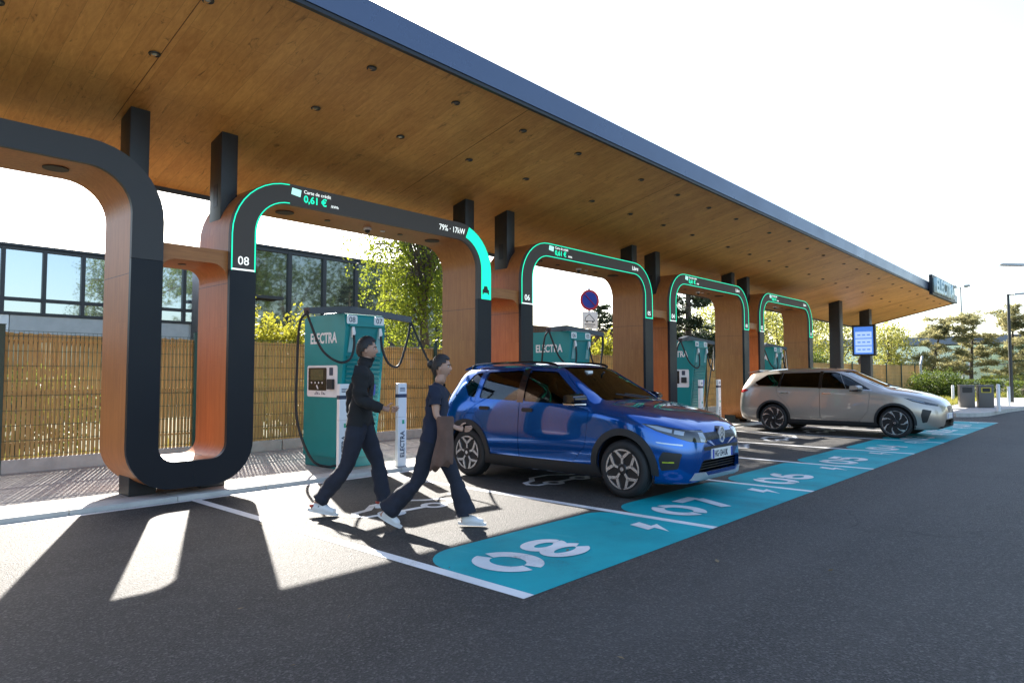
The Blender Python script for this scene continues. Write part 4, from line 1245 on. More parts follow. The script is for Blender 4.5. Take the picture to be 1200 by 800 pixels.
    obj('steering_wheel', bm, M['black_plastic'], root, 40)
    def seat(x, y, w, m):
        st = obj('seat', mbox(x - 0.02, x + 0.50, y - w, y + w, 0.34, 0.56, 0.05), m, root, 40)
        bm = B(); prism(bm, rounded([(x + 0.04, 0.50), (x + 0.18, 0.50), (x - 0.06, 1.10 + spec['dz']), (x - 0.17, 1.08 + spec['dz'])], 0.04), y - w, y + w); obj('backrest', bm, m, st, 40)
        for yy in ((y,) if w < 0.4 else (y - w * 0.6, y + w * 0.6)):
            bm = B(); prism(bm, rounded([(x - 0.08, 1.13 + spec['dz']), (x - 0.17, 1.12 + spec['dz']), (x - 0.21, 1.30 + spec['dz']), (x - 0.13, 1.31 + spec['dz'])], 0.03), yy - 0.13, yy + 0.13)
            tube(bm, [(x - 0.12, yy - 0.05, 1.05 + spec['dz']), (x - 0.13, yy - 0.05, 1.15 + spec['dz'])], 0.007); tube(bm, [(x - 0.12, yy + 0.05, 1.05 + spec['dz']), (x - 0.13, yy + 0.05, 1.15 + spec['dz'])], 0.007)
            obj('headrest', bm, m, st, 40)
    seat(wb - 1.62, 0.36, 0.25, spec['seat']); seat(wb - 1.62, -0.36, 0.25, spec['seat']); seat(0.22, 0.0, 0.60, spec['seat'])
    # mirror in the windscreen
    bm = B(); box(bm, spec['mir'][0] - 0.02, spec['mir'][0] + 0.01, -0.12, 0.12, spec['mir'][1] - 0.035, spec['mir'][1] + 0.035, 0.01); tube(bm, [(spec['mir'][0], 0, spec['mir'][1]), (spec['mir'][0] + 0.09, 0, spec['mir'][1] + 0.07)], 0.012); obj('inside_mirror', bm, M['black_plastic'], root)
    for wx in (0.0, wb):
        for s in (-1, 1): build_wheel(root, wx, s * (hw - 0.02 - spec['tyre_w'] / 2), s, spec)
    # axle beams so that nothing floats
    bm = B()
    for wx in (0.0, wb): tube(bm, [(wx, -hw + 0.2, spec['tyre_r']), (wx, hw - 0.2, spec['tyre_r'])], 0.05, 8)
    obj('axle', bm, M['rim_black'], root)
    # door mirrors
    mx, mz = spec['door_mirror']
    for s in (-1, 1):
        yw = spec['mirror_y']
        bm = B()
        prof = rounded([(mx - 0.07, mz - 0.055), (mx + 0.09, mz - 0.045), (mx + 0.12, mz + 0.02), (mx + 0.05, mz + 0.075), (mx - 0.07, mz + 0.07)], 0.04)
        prism(bm, prof, s * yw, s * (yw + 0.20))
        for v in bm.verts:
            k = abs(v.co.y) - yw
            v.co.x += -0.05 * k / 0.2; v.co.z += (mz + 0.01 - v.co.z) * 0.25 * k / 0.2
        bmesh.ops.bevel(bm, geom=bm.edges[:], offset=0.012, segments=2, affect='EDGES')
        mo = obj('door_mirror', bm, spec['mirror_mat'], root, 50)
        bm = B(); bar(bm, (mx + 0.03, s * (yw - 0.10), mz - 0.06), (mx + 0.02, s * (yw + 0.05), mz - 0.04), 0.08, 0.03); obj('mirror_arm', bm, M['gloss_black'], mo)
        bm = B(); box(bm, mx - 0.075, mx + 0.10, min(s * (yw + .01), s * (yw + 0.185)), max(s * (yw + .01), s * (yw + 0.185)), mz - 0.062, mz - 0.042, 0.004)
        for v in bm.verts: v.co.x += -0.05 * (abs(v.co.y) - yw) / 0.2
        obj('mirror_trim', bm, spec['mirror_trim'], mo)
    return root, dobjs, body

# ---- compact blue hatch on stilts
xs_blue = sorted(set([-0.60, -0.597, -0.588, -0.57, -0.54, -0.50, -0.45] + [-0.40 + 0.05 * i for i in range(8)] + [0.0 + 0.075 * i for i in range(40)] + [3.02, 3.08, 3.13, 3.18, 3.22, 3.255, 3.285, 3.305, 3.32, 3.33]))
xs_blue = [x for i, x in enumerate(xs_blue) if i == 0 or x - xs_blue[i - 1] > 0.0029]
BLUE = dict(
    wb=2.54, half=0.8775, tyre_r=0.322, tyre_w=0.205, rim_r=0.226, arch_r=0.366, clad_w=0.070, arch_sweep=(-8, 188), style='star', belt=1.02, dz=0.0, seat=M['seat'],
    mir=(1.62, 1.33), door_mirror=(1.93, 1.075), mirror_y=0.83, mirror_mat=M['gloss_black'], mirror_trim=M['chrome'], paint=M['blue_car'], stations=xs_blue, bonnet_z=0.72,
    curves=dict(
        zb=[(-0.60, 0.42), (-0.57, 0.35), (-0.48, 0.28), (-0.3, 0.22), (0.4, 0.19), (2.2, 0.19), (2.9, 0.19), (3.15, 0.195), (3.27, 0.215), (3.33, 0.28)],
        ws=[(-0.60, 0.52), (-0.58, 0.64), (-0.53, 0.73), (-0.3, 0.80), (0.4, 0.80), (2.2, 0.80), (2.80, 0.790), (3.02, 0.735), (3.18, 0.64), (3.28, 0.53), (3.33, 0.44)],
        wm=[(-0.60, 0.62), (-0.585, 0.72), (-0.55, 0.795), (-0.46, 0.850), (-0.2, 0.877), (0.3, 0.872), (1.2, 0.858), (2.1, 0.864), (2.55, 0.877), (2.80, 0.862), (2.98, 0.822), (3.12, 0.75), (3.23, 0.65), (3.29, 0.56), (3.33, 0.46)],
        zm=[(-0.60, 0.54), (-0.4, 0.50), (0.4, 0.43), (2.1, 0.43), (2.8, 0.44), (3.33, 0.42)],
        wm2=[(-0.60, 0.62), (-0.585, 0.72), (-0.55, 0.795), (-0.46, 0.855), (-0.2, 0.880), (0.3, 0.872), (1.2, 0.862), (2.1, 0.868), (2.55, 0.880), (2.80, 0.862), (2.98, 0.818), (3.12, 0.74), (3.23, 0.635), (3.29, 0.545), (3.33, 0.44)],
        zm2=[(-0.60, 0.72), (-0.4, 0.80), (0.4, 0.82), (1.2, 0.80), (2.1, 0.76), (2.8, 0.68), (3.1, 0.64), (3.33, 0.56)],
        wd=[(-0.60, 0.56), (-0.585, 0.65), (-0.55, 0.745), (-0.46, 0.805), (-0.2, 0.838), (0.3, 0.842), (1.2, 0.838), (2.1, 0.838), (2.55, 0.838), (2.80, 0.815), (2.98, 0.765), (3.12, 0.685), (3.23, 0.585), (3.29, 0.495), (3.33, 0.40)],
        zd=[(-0.60, 0.88), (-0.4, 1.00), (0.4, 1.020), (1.2, 1.000), (2.0, 0.978), (2.55, 0.925), (2.9, 0.858), (3.1, 0.795), (3.25, 0.735), (3.33, 0.63)],
        wr=[(-0.60, 0.44), (-0.575, 0.50), (-0.50, 0.55), (-0.36, 0.575), (-0.2, 0.590), (0.2, 0.605), (0.9, 0.610), (1.45, 0.595), (1.75, 0.660), (2.05, 0.725), (2.25, 0.740), (2.55, 0.705), (2.9, 0.630), (3.1, 0.55), (3.23, 0.46), (3.33, 0.32)],
        zr=[(-0.60, 0.98), (-0.575, 1.06), (-0.50, 1.18), (-0.40, 1.30), (-0.30, 1.395), (-0.20, 1.430), (0.2, 1.462), (0.9, 1.470), (1.42, 1.430), (1.65, 1.315), (1.95, 1.145), (2.20, 1.020), (2.4, 0.995), (2.75, 0.940), (2.98, 0.885), (3.12, 0.835), (3.23, 0.785), (3.33, 0.68)],
        zt=[(-0.60, 1.00), (-0.575, 1.09), (-0.50, 1.22), (-0.40, 1.345), (-0.31, 1.455), (-0.20, 1.492), (0.2, 1.530), (0.9, 1.540), (1.45, 1.500), (1.70, 1.365), (2.02, 1.175), (2.28, 1.050), (2.45, 1.028), (2.75, 0.975), (2.98, 0.918), (3.12, 0.865), (3.23, 0.812), (3.33, 0.70)]),
    windows=[('window', rounded([(1.01, 1.425), (1.01, 1.035), (1.98, 1.005), (1.88, 1.10), (1.58, 1.30), (1.43, 1.405)], 0.03), 'car_glass'),
             ('window', rounded([(0.24, 1.40), (0.90, 1.425), (0.90, 1.035), (0.20, 1.055)], 0.035), 'car_glass'),
             ('quarter_window', rounded([(-0.14, 1.22), (-0.02, 1.375), (0.15, 1.398), (0.115, 1.06), (-0.02, 1.08)], 0.03), 'privacy_glass')],
    screens=[('windscreen', rounded([(-0.645, 1.065), (-0.52, 1.462), (0.52, 1.462), (0.645, 1.065)], 0.05), 1.30, 2.35, 'car_glass'),
             ('rear_window', rounded([(-0.46, 1.09), (-0.44, 1.37), (0.44, 1.37), (0.46, 1.09)], 0.05), -0.9, -0.28, 'privacy_glass')],
    front_cuts=[(rounded([(-0.52, 0.315), (-0.46, 0.445), (0.46, 0.445), (0.52, 0.315)], 0.03), 3.0, 3.6)],
    doors=[('front_door', rounded([(0.955, 1.452), (0.955, 0.34), (1.82, 0.34), (2.02, 0.55), (2.06, 0.90), (2.04, 1.00), (1.90, 1.14), (1.62, 1.325), (1.46, 1.452)], 0.035)),
           ('rear_door', rounded([(0.17, 1.425), (0.946, 1.452), (0.946, 0.34), (0.44, 0.34), (0.38, 0.56), (0.30, 0.72), (0.17, 0.83), (0.13, 1.02)], 0.035))],
    bonnet=[(2.26, -0.68), (2.6, -0.68), (2.90, -0.60), (3.07, -0.50), (3.17, -0.30), (3.20, 0.0), (3.17, 0.30), (3.07, 0.50), (2.90, 0.60), (2.6, 0.68), (2.26, 0.68), (2.33, 0.3), (2.345, 0.0), (2.33, -0.3)],
    lamps=[('headlight', [(2.78, 0.838), (2.95, 0.825), (3.15, 0.783), (3.40, 0.735), (3.40, 0.62), (3.24, 0.655), (3.12, 0.705), (2.95, 0.765)], 0.36, 'lamp_dark')],
    skins=[('pillar_trim', [(0.90, 1.448), (0.90, 1.02), (1.01, 1.02), (1.01, 1.445)], 0.3, 'gloss_black'),
           ('lower_lamp', [(2.95, 0.650), (3.20, 0.622), (3.20, 0.606), (2.97, 0.636)], 0.5, 'lamp_clear'),
           ('corner_vent', rounded([(3.00, 0.34), (2.985, 0.47), (3.03, 0.545), (3.20, 0.525), (3.16, 0.36)], 0.02), 0.54, 'black_plastic'),
           ('vent_accent', [(3.02, 0.425), (3.17, 0.425), (3.17, 0.438), (3.02, 0.438)], 0.60, 'lime')],
    front_skins=[('upper_grille', rounded([(-0.37, 0.655), (-0.37, 0.735), (0.37, 0.735), (0.37, 0.655)], 0.02), 3.0, 3.6, 'mesh_grille', 0.004),
                 ('slim_grille', rounded([(-0.42, 0.545), (-0.44, 0.585), (0.44, 0.585), (0.42, 0.545)], 0.01), 3.0, 3.6, 'black_plastic', 0.003),
                 ('skid_plate', [(-0.60, 0.235), (-0.56, 0.315), (-0.42, 0.32), (-0.36, 0.275), (0.36, 0.275), (0.42, 0.32), (0.56, 0.315), (0.60, 0.235)], 2.9, 3.6, 'skid', 0.012)],
    sill=[(0.30, 0.20), (0.36, 0.335), (2.18, 0.335), (2.24, 0.20)],
)
M['lime'] = mat('lime_accent', (0.45, 0.55, 0.02), 0.4)
BLUE_LOC = (7.13, 6.53, 0.0)
blue, bd, bbody = build_car('parked_car', 'bright blue compact car with black arch trim and two-tone wheels, plugged in', BLUE, BLUE_LOC, R(-90))
blue.scale = (0.955, 0.955, 0.98)
def car_details_blue(root, dobjs):
    obj('grille_back', mbox(2.90, 2.94, -0.58, 0.58, 0.24, 0.70), M['black_plastic'], root)
    bm = B()
    for i in range(4): bar(bm, (3.262 - 0.006 * abs(i - 2), -0.47, 0.335 + 0.03 * i), (3.262 - 0.006 * abs(i - 2), 0.47, 0.335 + 0.03 * i), 0.02, 0.008)
    obj('lower_grille', bm, M['black_plastic'], root)
    # bright pieces of the headlights, just proud of their dark housings
    pc = loft_mesh(BLUE, 0.007), loft_mesh(BLUE, -0.02)
    psh = boolean(*pc)
    for pts, ya, yb_ in (([(2.84, 0.826), (2.96, 0.814), (3.10, 0.778), (3.10, 0.742), (2.97, 0.775)], 0.55, 1.2), ([(3.12, 0.775), (3.20, 0.758), (3.20, 0.715), (3.12, 0.735)], 0.45, 1.2), ([(3.22, 0.752), (3.33, 0.73), (3.33, 0.64), (3.245, 0.66)], 0.385, 0.47)):
        for s in (-1, 1):
            obj('lamp_unit', boolean(dup_m(psh), pr(pts, -yb_ if s < 0 else ya, -ya if s < 0 else yb_, 'Y'), 'INTERSECT'), M['lamp_clear'], root, 40)
    # emblem: bright oval ring with two chevrons
    ex = 3.315; ez = 0.70
    bm = B()
    ell_ = [(0.066 * math.cos(i * PI / 16), ez + 0.090 * math.sin(i * PI / 16)) for i in range(33)]
    el2 = [(0.054 * math.cos(i * PI / 16), ez + 0.076 * math.sin(i * PI / 16)) for i in range(33)]
    band(bm, ell_, el2, ex, ex + 0.030, 'X', cap=False)
    for dz in (-0.028, 0.018):
        prism(bm, [(-0.042, ez - 0.02 + dz), (0, ez + 0.025 + dz), (0.042, ez - 0.02 + dz), (0.042, ez - 0.002 + dz), (0, ez + 0.045 + dz), (-0.042, ez - 0.002 + dz)], ex, ex + 0.028, 'X')
    em = obj('emblem', bm, M['emblem'], root)
    bm = B(); prism(bm, ell_[:-1], ex - 0.08, ex + 0.012, 'X'); obj('emblem_back', bm, M['gloss_black'], em)
    # number plate
    px = 3.347
    pl = obj('number_plate', mbox(px - 0.03, px, -0.26, 0.26, 0.445, 0.555, 0.004), M['plate'], root)
    for s in (-1, 1):
        bm = B(); box(bm, px, px + 0.0012, min(s * 0.215, s * 0.255), max(s * 0.215, s * 0.255), 0.449, 0.551); obj('blue_band', bm, M['plate_blue'], pl)
    text('plate_number', 'HG·134·UK', 0.098, M['navy_print'], pl, (px + 0.0014, -0.205, 0.465), (R(90), 0, R(90)), sx=0.70, bold=0.002)
    # handles, rails, wipers, spoiler
    for (dn, s), (d, pts) in dobjs.items():
        hx = 1.10 if dn == 'front_door' else 0.33
        yy = s * (0.852 if dn == 'front_door' else 0.862)
        bm = B(); prism(bm, rrect(hx - 0.09, hx + 0.09, 0.905, 0.952, 0.022), yy - 0.014, yy + 0.014); obj('handle', bm, M['black_plastic'], d, 40)
    for s in (-1, 1):
        bm = B(); cable(bm, [(-0.20, s * 0.560, 1.452), (-0.12, s * 0.565, 1.500), (0.3, s * 0.575, 1.522), (1.0, s * 0.575, 1.528), (1.30, s * 0.565, 1.505), (1.38, s * 0.56, 1.475)], 0.016, 6)
        obj('roof_rail', bm, M['gloss_black'], root, 40)
        bm = B(); tube(bm, [(2.24, s * 0.10 + 0.25, 1.078), (2.12, s * 0.10 - 0.25, 1.135)], 0.008, 6); obj('wiper', bm, M['black_plastic'], root)
    bm = B(); prism(bm, [(-0.40, 1.425), (-0.39, 1.445), (-0.16, 1.520), (-0.16, 1.46)], -0.52, 0.52); obj('spoiler', bm, M['blue_car'], root, 40)
    for s in (-1, 1):
        bm = B(); box(bm, -0.615, -0.47, min(s * 0.55, s * 0.79), max(s * 0.55, s * 0.79), 0.92, 0.985, 0.02); tl_ = obj('tail_lamp', bm, M['lamp_dark'], root, 40)
        bm = B(); box(bm, -0.62, -0.52, min(s * 0.57, s * 0.80), max(s * 0.57, s * 0.80), 0.86, 0.91, 0.012); obj('lamp_unit', bm, M['lamp_clear'], tl_, 40)
    bm = B(); box(bm, 1.58, 1.64, -0.26, -0.16, 1.36, 1.42)
    obj('sticker', bm, M['plate'], root)
car_details_blue(blue, bd)
# ---- long silver-beige estate on large turbine wheels
xs_sil = sorted(set([-0.880, -0.876, -0.866, -0.845, -0.81, -0.77, -0.72, -0.66, -0.60, -0.54, -0.47] + [-0.40 + 0.08 * i for i in range(43)] + [3.02, 3.08, 3.14, 3.20, 3.26, 3.31, 3.35, 3.38, 3.40, 3.415, 3.425]))
xs_sil = [x for i, x in enumerate(xs_sil) if i == 0 or x - xs_sil[i - 1] > 0.0029]
SILVER = dict(
    wb=2.58, half=0.875, tyre_r=0.325, tyre_w=0.21, rim_r=0.255, arch_r=0.366, clad_w=0.040, arch_sweep=(-8, 188), style='turbine', belt=1.02, dz=-0.04, seat=M['seat_pale'],
    mir=(1.62, 1.29), door_mirror=(1.86, 1.045), mirror_y=0.83, mirror_mat=M['silver_car'], mirror_trim=M['gloss_black'], paint=M['silver_car'], stations=xs_sil, bonnet_z=0.74,
    curves=dict(
        zb=[(-0.88, 0.42), (-0.84, 0.33), (-0.70, 0.27), (-0.4, 0.23), (0.4, 0.20), (2.2, 0.20), (2.9, 0.20), (3.25, 0.205), (3.37, 0.22), (3.425, 0.28)],
        ws=[(-0.88, 0.52), (-0.86, 0.64), (-0.78, 0.74), (-0.5, 0.80), (0.4, 0.80), (2.2, 0.80), (2.85, 0.79), (3.10, 0.74), (3.28, 0.64), (3.38, 0.54), (3.425, 0.44)],
        wm=[(-0.88, 0.60), (-0.865, 0.71), (-0.82, 0.79), (-0.70, 0.845), (-0.3, 0.875), (0.3, 0.870), (1.2, 0.856), (2.1, 0.862), (2.6, 0.876), (2.90, 0.860), (3.10, 0.815), (3.24, 0.74), (3.34, 0.65), (3.40, 0.55), (3.425, 0.46)],
        zm=[(-0.88, 0.54), (-0.5, 0.50), (0.4, 0.42), (2.1, 0.42), (2.8, 0.44), (3.425, 0.42)],
        wm2=[(-0.88, 0.58), (-0.865, 0.69), (-0.82, 0.78), (-0.70, 0.84), (-0.3, 0.876), (0.3, 0.872), (1.2, 0.860), (2.1, 0.868), (2.6, 0.880), (2.90, 0.858), (3.10, 0.805), (3.24, 0.725), (3.34, 0.63), (3.40, 0.53), (3.425, 0.43)],
        zm2=[(-0.88, 0.72), (-0.5, 0.82), (0.4, 0.82), (1.2, 0.80), (2.1, 0.78), (2.8, 0.72), (3.15, 0.66), (3.425, 0.56)],
        wd=[(-0.88, 0.52), (-0.865, 0.62), (-0.82, 0.715), (-0.70, 0.785), (-0.3, 0.830), (0.3, 0.838), (1.2, 0.838), (2.1, 0.838), (2.6, 0.838), (2.90, 0.800), (3.10, 0.735), (3.24, 0.65), (3.34, 0.55), (3.40, 0.46), (3.425, 0.38)],
        zd=[(-0.88, 0.88), (-0.75, 1.00), (-0.5, 1.055), (0.4, 1.045), (1.2, 1.025), (2.0, 1.000), (2.6, 0.945), (2.95, 0.885), (3.15, 0.825), (3.32, 0.74), (3.425, 0.62)],
        wr=[(-0.88, 0.42), (-0.84, 0.47), (-0.75, 0.52), (-0.62, 0.545), (-0.45, 0.560), (0.2, 0.590), (0.9, 0.600), (1.45, 0.585), (1.85, 0.655), (2.25, 0.720), (2.48, 0.735), (2.75, 0.70), (3.0, 0.635), (3.2, 0.54), (3.33, 0.44), (3.425, 0.30)],
        zr=[(-0.88, 0.98), (-0.84, 1.06), (-0.75, 1.19), (-0.65, 1.31), (-0.57, 1.365), (-0.40, 1.385), (0.2, 1.430), (0.9, 1.445), (1.45, 1.395), (1.75, 1.275), (2.10, 1.125), (2.42, 1.010), (2.6, 0.985), (2.9, 0.935), (3.1, 0.882), (3.25, 0.825), (3.35, 0.765), (3.425, 0.665)],
        zt=[(-0.88, 1.00), (-0.84, 1.09), (-0.75, 1.23), (-0.66, 1.355), (-0.58, 1.425), (-0.40, 1.450), (0.2, 1.495), (0.9, 1.512), (1.48, 1.460), (1.80, 1.320), (2.15, 1.160), (2.48, 1.040), (2.65, 1.015), (2.9, 0.968), (3.1, 0.912), (3.25, 0.855), (3.35, 0.795), (3.425, 0.69)]),
    windows=[('window', rounded([(1.10, 1.400), (1.10, 1.045), (1.62, 1.030), (1.45, 1.37), (1.36, 1.395)], 0.02), 'car_glass'),
             ('quarter_window', rounded([(1.50, 1.345), (1.66, 1.03), (2.12, 1.015), (1.90, 1.14), (1.65, 1.28)], 0.02), 'car_glass'),
             ('window', rounded([(0.20, 1.375), (1.03, 1.400), (1.03, 1.048), (0.16, 1.065)], 0.02), 'privacy_glass'),
             ('quarter_window', rounded([(-0.46, 1.155), (-0.18, 1.345), (0.15, 1.372), (0.11, 1.068), (-0.36, 1.082)], 0.03), 'privacy_glass')],
    screens=[('windscreen', rounded([(-0.635, 1.075), (-0.51, 1.425), (0.51, 1.425), (0.635, 1.075)], 0.05), 1.32, 2.6, 'car_glass'),
             ('rear_window', rounded([(-0.46, 1.07), (-0.43, 1.34), (0.43, 1.34), (0.46, 1.07)], 0.05), -1.1, -0.56, 'privacy_glass')],
    front_cuts=[(rounded([(-0.50, 0.27), (-0.40, 0.40), (0.40, 0.40), (0.50, 0.27)], 0.03), 3.1, 3.7)],
    doors=[('front_door', rounded([(1.07, 1.425), (1.07, 0.36), (1.90, 0.36), (2.06, 0.55), (2.10, 0.90), (2.08, 1.01), (1.92, 1.165), (1.66, 1.32), (1.46, 1.425)], 0.03)),
           ('rear_door', rounded([(0.13, 1.39), (1.06, 1.425), (1.06, 0.36), (0.46, 0.36), (0.40, 0.56), (0.28, 0.72), (0.12, 0.85), (0.08, 1.05)], 0.03))],
    bonnet=[(2.46, -0.68), (2.75, -0.68), (3.02, -0.60), (3.18, -0.50), (3.28, -0.30), (3.31, 0.0), (3.28, 0.30), (3.18, 0.50), (3.02, 0.60), (2.75, 0.68), (2.46, 0.68), (2.53, 0.3), (2.545, 0.0), (2.53, -0.3)],
    lamps=[('headlight', [(2.76, 0.850), (2.92, 0.838), (3.12, 0.780), (3.33, 0.720), (3.33, 0.690), (3.14, 0.725), (2.92, 0.785)], 0.40, 'lamp_dark'),
           ('tail_lamp', [(-0.95, 1.02), (-0.62, 0.985), (-0.60, 0.955), (-0.72, 0.915), (-0.95, 0.90)], 0.0 + 0.30, 'lamp_red')],
    skins=[('pillar_trim', [(1.03, 1.420), (1.03, 1.030), (1.10, 1.030), (1.10, 1.418)], 0.3, 'gloss_black'),
           ('pillar_trim', [(0.15, 1.385), (0.11, 1.05), (0.16, 1.05), (0.20, 1.387)], 0.3, 'gloss_black'),
           ('pillar_trim', [(1.46, 1.372), (1.63, 1.025), (1.67, 1.025), (1.50, 1.35)], 0.3, 'gloss_black'),
           ('window_trim', [(-0.48, 1.076), (-0.30, 1.062), (1.1, 1.036), (2.15, 1.004), (2.15, 1.012), (1.1, 1.046), (-0.30, 1.074), (-0.46, 1.088)], 0.5, 'chrome'),
           ('sill_line', [(0.50, 0.318), (1.90, 0.318), (1.90, 0.334), (0.50, 0.334)], 0.5, 'chrome'),
           ('corner_vent', rounded([(3.08, 0.34), (3.06, 0.50), (3.09, 0.63), (3.24, 0.60), (3.16, 0.36)], 0.02), 0.52, 'black_plastic')],
    front_skins=[('lower_lip', [(-0.62, 0.235), (-0.58, 0.27), (0.58, 0.27), (0.62, 0.235)], 3.0, 3.7, 'black_plastic', 0.010)],
    sill=[(0.30, 0.20), (0.36, 0.315), (2.22, 0.315), (2.28, 0.20)],
)
silver, sd_, sbody = build_car('parked_car', 'silver beige estate car with dark side windows and turbine wheels, parked behind the blue one', SILVER, (16.10 + 0.865, 6.26, 0.0), R(-90))
def car_details_silver(root, dobjs):
    obj('grille_back', mbox(2.96, 3.00, -0.56, 0.56, 0.24, 0.66), M['black_plastic'], root)
    bm = B()
    for i in range(4): bar(bm, (3.34, -0.46, 0.285 + 0.03 * i), (3.34, 0.46, 0.285 + 0.03 * i), 0.02, 0.008)
    obj('lower_grille', bm, M['black_plastic'], root)
    psh = boolean(loft_mesh(SILVER, 0.007), loft_mesh(SILVER, -0.02))
    for s in (-1, 1):
        obj('lamp_unit', boolean(dup_m(psh), pr([(2.84, 0.838), (2.93, 0.830), (3.12, 0.770), (3.12, 0.758), (2.93, 0.812)], -1.2 if s < 0 else 0.4, -0.4 if s < 0 else 1.2, 'Y'), 'INTERSECT'), M['lamp_clear'], root, 40)
    px = 3.445
    pl = obj('number_plate', mbox(px - 0.04, px, -0.26, 0.26, 0.42, 0.53, 0.004), M['plate'], root)
    for s in (-1, 1):
        bm = B(); box(bm, px, px + 0.0012, min(s * 0.215, s * 0.255), max(s * 0.215, s * 0.255), 0.424, 0.526); obj('blue_band', bm, M['plate_blue'], pl)
    for (dn, s), (d, pts) in dobjs.items():
        hx = 1.22 if dn == 'front_door' else 0.28
        yy = s * (0.856 if dn == 'front_door' else 0.866)
        bm = B(); prism(bm, rrect(hx - 0.10, hx + 0.10, 0.905, 0.935, 0.014), yy - 0.014, yy + 0.018); obj('handle', bm, M['chrome'], d, 40)
    bm = B(); prism(bm, [(-0.74, 1.385), (-0.73, 1.405), (-0.45, 1.462), (-0.45, 1.42)], -0.50, 0.50); obj('spoiler', bm, M['silver_car'], root, 40)
    for s in (-1, 1):
        bm = B(); tube(bm, [(2.44, s * 0.10 + 0.25, 1.065), (2.30, s * 0.10 - 0.25, 1.125)], 0.008, 6); obj('wiper', bm, M['black_plastic'], root)
    bm = B(); box(bm, -0.87, -0.60, -0.62, 0.62, 0.26, 0.36, 0.02); obj('bumper_skirt', bm, M['cladding'], root, 40)
car_details_silver(silver, sd_)
# ================================================================== SLAT FENCE BEHIND THE BAYS
rng = random.Random(7)
FY = 11.0
M['slat'] = wood_mat('slat_wood', (0.36, 0.215, 0.070), (0.74, 0.50, 0.20), (0, R(90), 0), 0.05, 2.0, 0.0, 0.45, 0.7, 1.2)
fence = thing('slat_fence', 'long fence of narrow upright timber slats behind wire mesh on a concrete base', 'fence', (0, FY, 0))
def fence_y(x): return 0.0 if x < 30 else -(x - 30) * 0.075
bm = B()
x = -9.0
while x < 48.5:
    w = rng.uniform(0.036, 0.046); g = rng.uniform(0.009, 0.015)
    y = fence_y(x); zt_ = 1.90 + rng.uniform(-0.012, 0.012); zb_ = 0.215
    dy = rng.uniform(-0.003, 0.003)
    box(bm, x, x + w, y + 0.02 + dy, y + 0.034 + dy, zb_, zt_)
    x += w + g
# cross laths that hold the slats, seen as double bands
for z in (0.42, 1.08, 1.12, 1.80):
    bar(bm, (-9, 0.042, z), (30, 0.042, z), 0.02, 0.03); bar(bm, (30, 0.042, z), (48.5, fence_y(48.5) + 0.042, z), 0.02, 0.03)
obj('slats', bm, M['slat'], fence)
bm = B()
for i in range(10):
    z = 0.26 + i * 0.2
    if z > 1.95: z = 1.93
    bar(bm, (-9, 0.006, z), (30, 0.006, z), 0.006, 0.006); bar(bm, (30, 0.006, z), (48.5, fence_y(48.5) + 0.006, z), 0.006, 0.006)
x = -9.0
while x < 26:
    bar(bm, (x, 0.0, 0.24), (x, 0.0, 1.93), 0.004, 0.004); x += 0.055 if x < 12 else 0.11
obj('wire_mesh', bm, M['green_steel'], fence)
x = -8.0
while x < 48.6:
    y = fence_y(x)
    bm = B(); box(bm, x - 0.035, x + 0.035, y - 0.06, y - 0.01, 0.0, 2.0, 0.004); box(bm, x - 0.042, x + 0.042, y - 0.067, y - 0.003, 2.0, 2.012)
    obj('post', bm, M['green_steel'], fence)
    x += 2.52
bm = B()
x = -9.0
while x < 48:
    y = fence_y(x); box(bm, x, min(x + 2.50, 48.6), y - 0.0 - 0.05 + (0 if x < 30 else -0.08), y + 0.055, 0.0, 0.215, 0.008); x += 2.52
obj('base_panel', bm, M['concrete'], fence)
bm = B(); tube(bm, [(48.7, fence_y(48.7), 0), (48.7, fence_y(48.7), 2.0), (49.1, fence_y(49), 2.5)], 0.07, 8); obj('end_post', bm, M['galv'], fence)

# taller brown board fence farther back
M['brown_board'] = wood_mat('brown_boards', (0.10, 0.055, 0.028), (0.20, 0.12, 0.065), (0, R(90), 0), 0.18, 3.0, 0.6, 0.2, 0.7)
bf = thing('board_fence', 'tall brown board fence standing farther back behind the second arch', 'fence', (16.5, 16.5, 0))
bm = B()
x = 0.0
while x < 20:
    box(bm, x, x + 0.17, 0, 0.02, 0.05, 3.15); box(bm, x + 0.165, x + 0.20, 0.015, 0.03, 0.05, 3.15); x += 0.2
obj('boards', bm, M['brown_board'], bf)
bm = B(); box(bm, -0.02, 20.05, -0.01, 0.05, 3.15, 3.20); obj('cap_rail', bm, M['brown_board'], bf)

# ================================================================== OFFICE BUILDINGS BEHIND THE FENCE
def facade_glass(name, col, rough=0.03):
    m, nt, b = nodes_of(name)
    b.inputs['Base Color'].default_value = (*col, 1); b.inputs['Metallic'].default_value = 0.85; b.inputs['Roughness'].default_value = rough
    bp = N(nt, 'ShaderNodeBump', Strength=0.04, Distance=0.05)
    nt.links.new(noise(nt, mapped(nt, (0.5, 0.5, 0.3)), 1.2, 1), bp.inputs['Height']); nt.links.new(bp.outputs[0], b.inputs['Normal'])
    return m
M['facade_glass'] = facade_glass('facade_glass', (0.40, 0.44, 0.46))
M['facade_glass_dark'] = facade_glass('facade_glass_dark', (0.19, 0.21, 0.20))
M['frame_dark'] = mat('dark_window_frame', (0.022, 0.025, 0.03), 0.45)
M['panel_white'] = mat('white_facade_panel', (0.70, 0.70, 0.69), 0.5, var=0.05)
M['render_grey'] = mat('grey_render', (0.42, 0.42, 0.41), 0.8, var=0.08)
